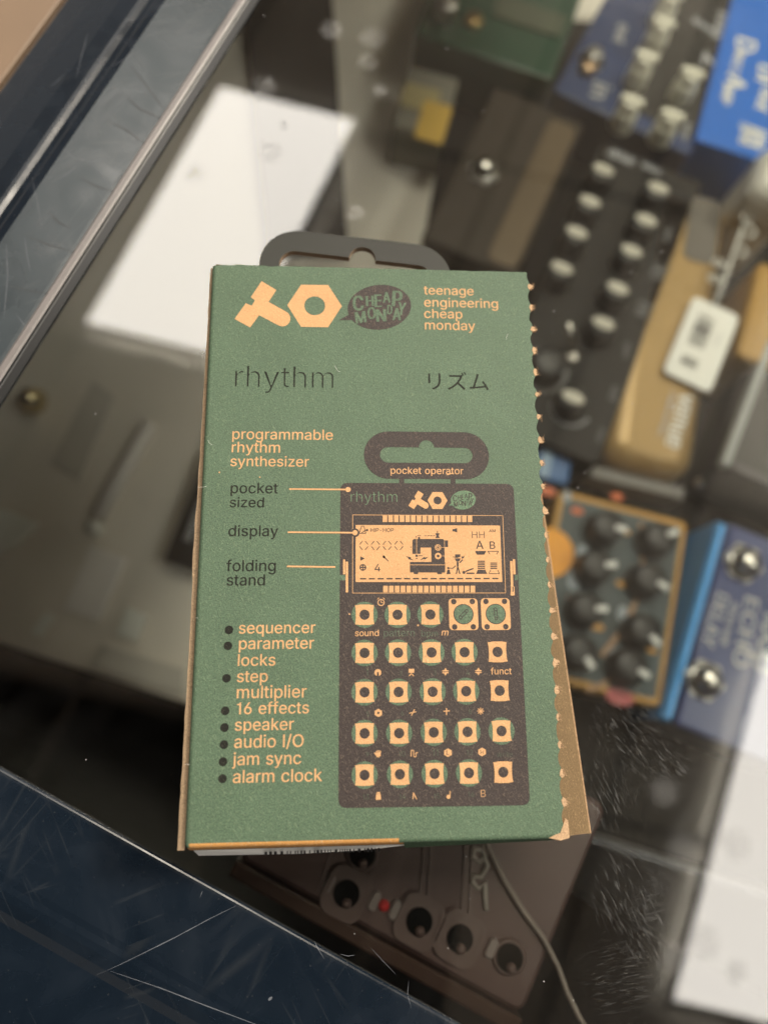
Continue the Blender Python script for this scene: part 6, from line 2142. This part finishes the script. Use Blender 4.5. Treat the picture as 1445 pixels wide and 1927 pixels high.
# row two
hx = lambda u, v, r: [(u + r * math.cos(math.radians(60 * k + 30)), v + r * math.sin(math.radians(60 * k + 30))) for k in range(6)]
po(hx(711.8, 1342, 7.8))
ci(711.8, 1342, 2.2, DK, L4)
li(770, 1342.5, 783, 1340, 1.6)
li(774, 1347, 780, 1335, 1.6, KR, L3 + .000006)
li(834, 1339, 846, 1338, 2)
li(840, 1333, 840, 1346, 2, KR, L3 + .000006)
for k in range(4):
    a_ = math.pi * k / 4
    li(904 - 6.5 * math.cos(a_), 1338.5 - 6.5 * math.sin(a_), 904 + 6.5 * math.cos(a_), 1338.5 + 6.5 * math.sin(a_), 1.6, KR, L3 + .000004 * k)
# row three: hand, wave, L and H hexagons
po([(706, 1418), (715.5, 1416), (716.5, 1422), (713, 1426), (708.5, 1425)])
for k in range(4):
    li(707.6 + 2.6 * k, 1418, 708.4 + 2.6 * k, 1412 + abs(k - 1.5), 1.7, KR, L3 + .000006)
li(704.5, 1417, 708, 1422, 1.8, KR, L3 + .00001)
wv_ = [(773.5, 1424), (773.5, 1412.5), (778, 1412.5), (778.5, 1424.5), (782.5, 1424.5), (782.5, 1417), (786.5, 1417)]
for i in range(6):
    li(*wv_[i], *wv_[i + 1], 1.6, KR, L3 + .000004 * (i % 2))
for (u, v, s) in ((842.7, 1417, "L"), (906.8, 1415.5, "H")):
    po(hx(u, v, 8.2))
    line(mb, s, u - 2.9, v + 4, u + 3.6, DK, L4)
# row four: bag, slope, note, B
po([(706.8, 1505.5), (717, 1505.5), (716, 1495), (707.8, 1495)])
po([(708.3, 1494.3), (715.6, 1494.3), (715, 1491), (709, 1491)])
li(777, 1504, 777.8, 1492, 1.8)
li(778, 1492.5, 784, 1504.5, 1.6, KR, L3 + .000006)
ci(843.6, 1500, 3.8)
li(846.6, 1501, 846.6, 1489, 1.8, KR, L3 + .000006)
line(mb, "B", 904.5, 1500.5, 916, KR, L3, fat=-.01)
# alarm clock over the second key
ci(717, 1134, 6.6, KR, L3, 5.0)
li(717, 1134, 717, 1130, 1.3)
li(717, 1134, 720.5, 1134, 1.3)
po([(709.5, 1129.5), (711, 1125.5), (714.5, 1125)])
po([(724.5, 1129.5), (723, 1125.5), (719.5, 1125)])
# chips in the print
for u, v, r in ((657.5, 1156, 1.4), (786.5, 1177, 1.8), (413, 889, 1.6), (489, 898, 1.4), (724.5, 976, 1.6)):
    ci(u, v, r, KR if v > 900 or u < 480 else KR, L4)

for (name, label), mb in JOBS.items():
    mb.build(name, INKS, front, label)

# ---- a few loose fibres at the cut edges
mb = MB()
for (u, v, z) in ((391, 828, H), (389, 915, H), (382, 1170, H - .0005), (395, 600, H - .0006), (372, 1280, H - .0006), (367, 1440, H - .0006), (955, 628, H + .0001), (640, 700, H + .0001)):
    x, y = B(u, v, z)
    a_ = random.uniform(0, 6)
    pts = [(x, y, z + .0001)]
    for k in range(5):
        a_ += random.uniform(-.7, .7)
        pts.append((pts[-1][0] + .00035 * math.cos(a_), pts[-1][1] + .00035 * math.sin(a_), z + .0002 + .0001 * k))
    mb.tube(pts, .000022, 4)
mb.build("loose_fibres", STICK, box)

# ================================================================== the instrument inside: its hanger shows above the box
dev = empty("pocket_instrument", (-0.0035, 0.0635, 0.0098), math.radians(-5.7))
tag(dev, "black plastic hanger of the pocket instrument showing above the top of the box", "instrument")
hr_ = .0089
outer = rrect(0, 0, .0448, 2 * hr_, hr_ - 1e-5, 14)
sl = []
r_ = .0034
hx_ = .0178
for k in range(13):
    a_ = math.radians(90 + 15 * k)
    sl.append((-hx_ + r_ + r_ * math.cos(a_), r_ * math.sin(a_)))
for k in range(13):
    a_ = math.radians(-90 + 15 * k)
    sl.append((hx_ - r_ + r_ * math.cos(a_), r_ * math.sin(a_)))
nr = .0031
for k in range(13):
    a_ = math.radians(15 * k)
    sl.append((.0012 + nr * math.cos(a_), r_ + nr * math.sin(a_) * 1.0))
mb = MB()
mb.flat([outer, sl], .0016, 0)
mb.flat([outer, sl], 0.0, 0)
mb.ext(outer, [(0, 0), (.0016, 0)], 0, False, False)
n_ = len(sl)
mb.add([(p[0], p[1], 0) for p in sl] + [(p[0], p[1], .0016) for p in sl], [[i, (i + 1) % n_, n_ + (i + 1) % n_, n_ + i] for i in range(n_)], 1)
mb.build("hanger", [paint("satin_black_board", (0.020, 0.021, 0.018), 0.5, 0, 0.2, 60, 0, 400, 0.25), paint("cut_board_edge", (0.26, 0.19, 0.13), 0.6)], dev)
mb = MB()
mb.ext(rrect(.006, -.060, .058, .100, .002), [(0, 0), (.0016, 0)], 0, True, True)
mb.build("circuit_board", BLACKP, dev)
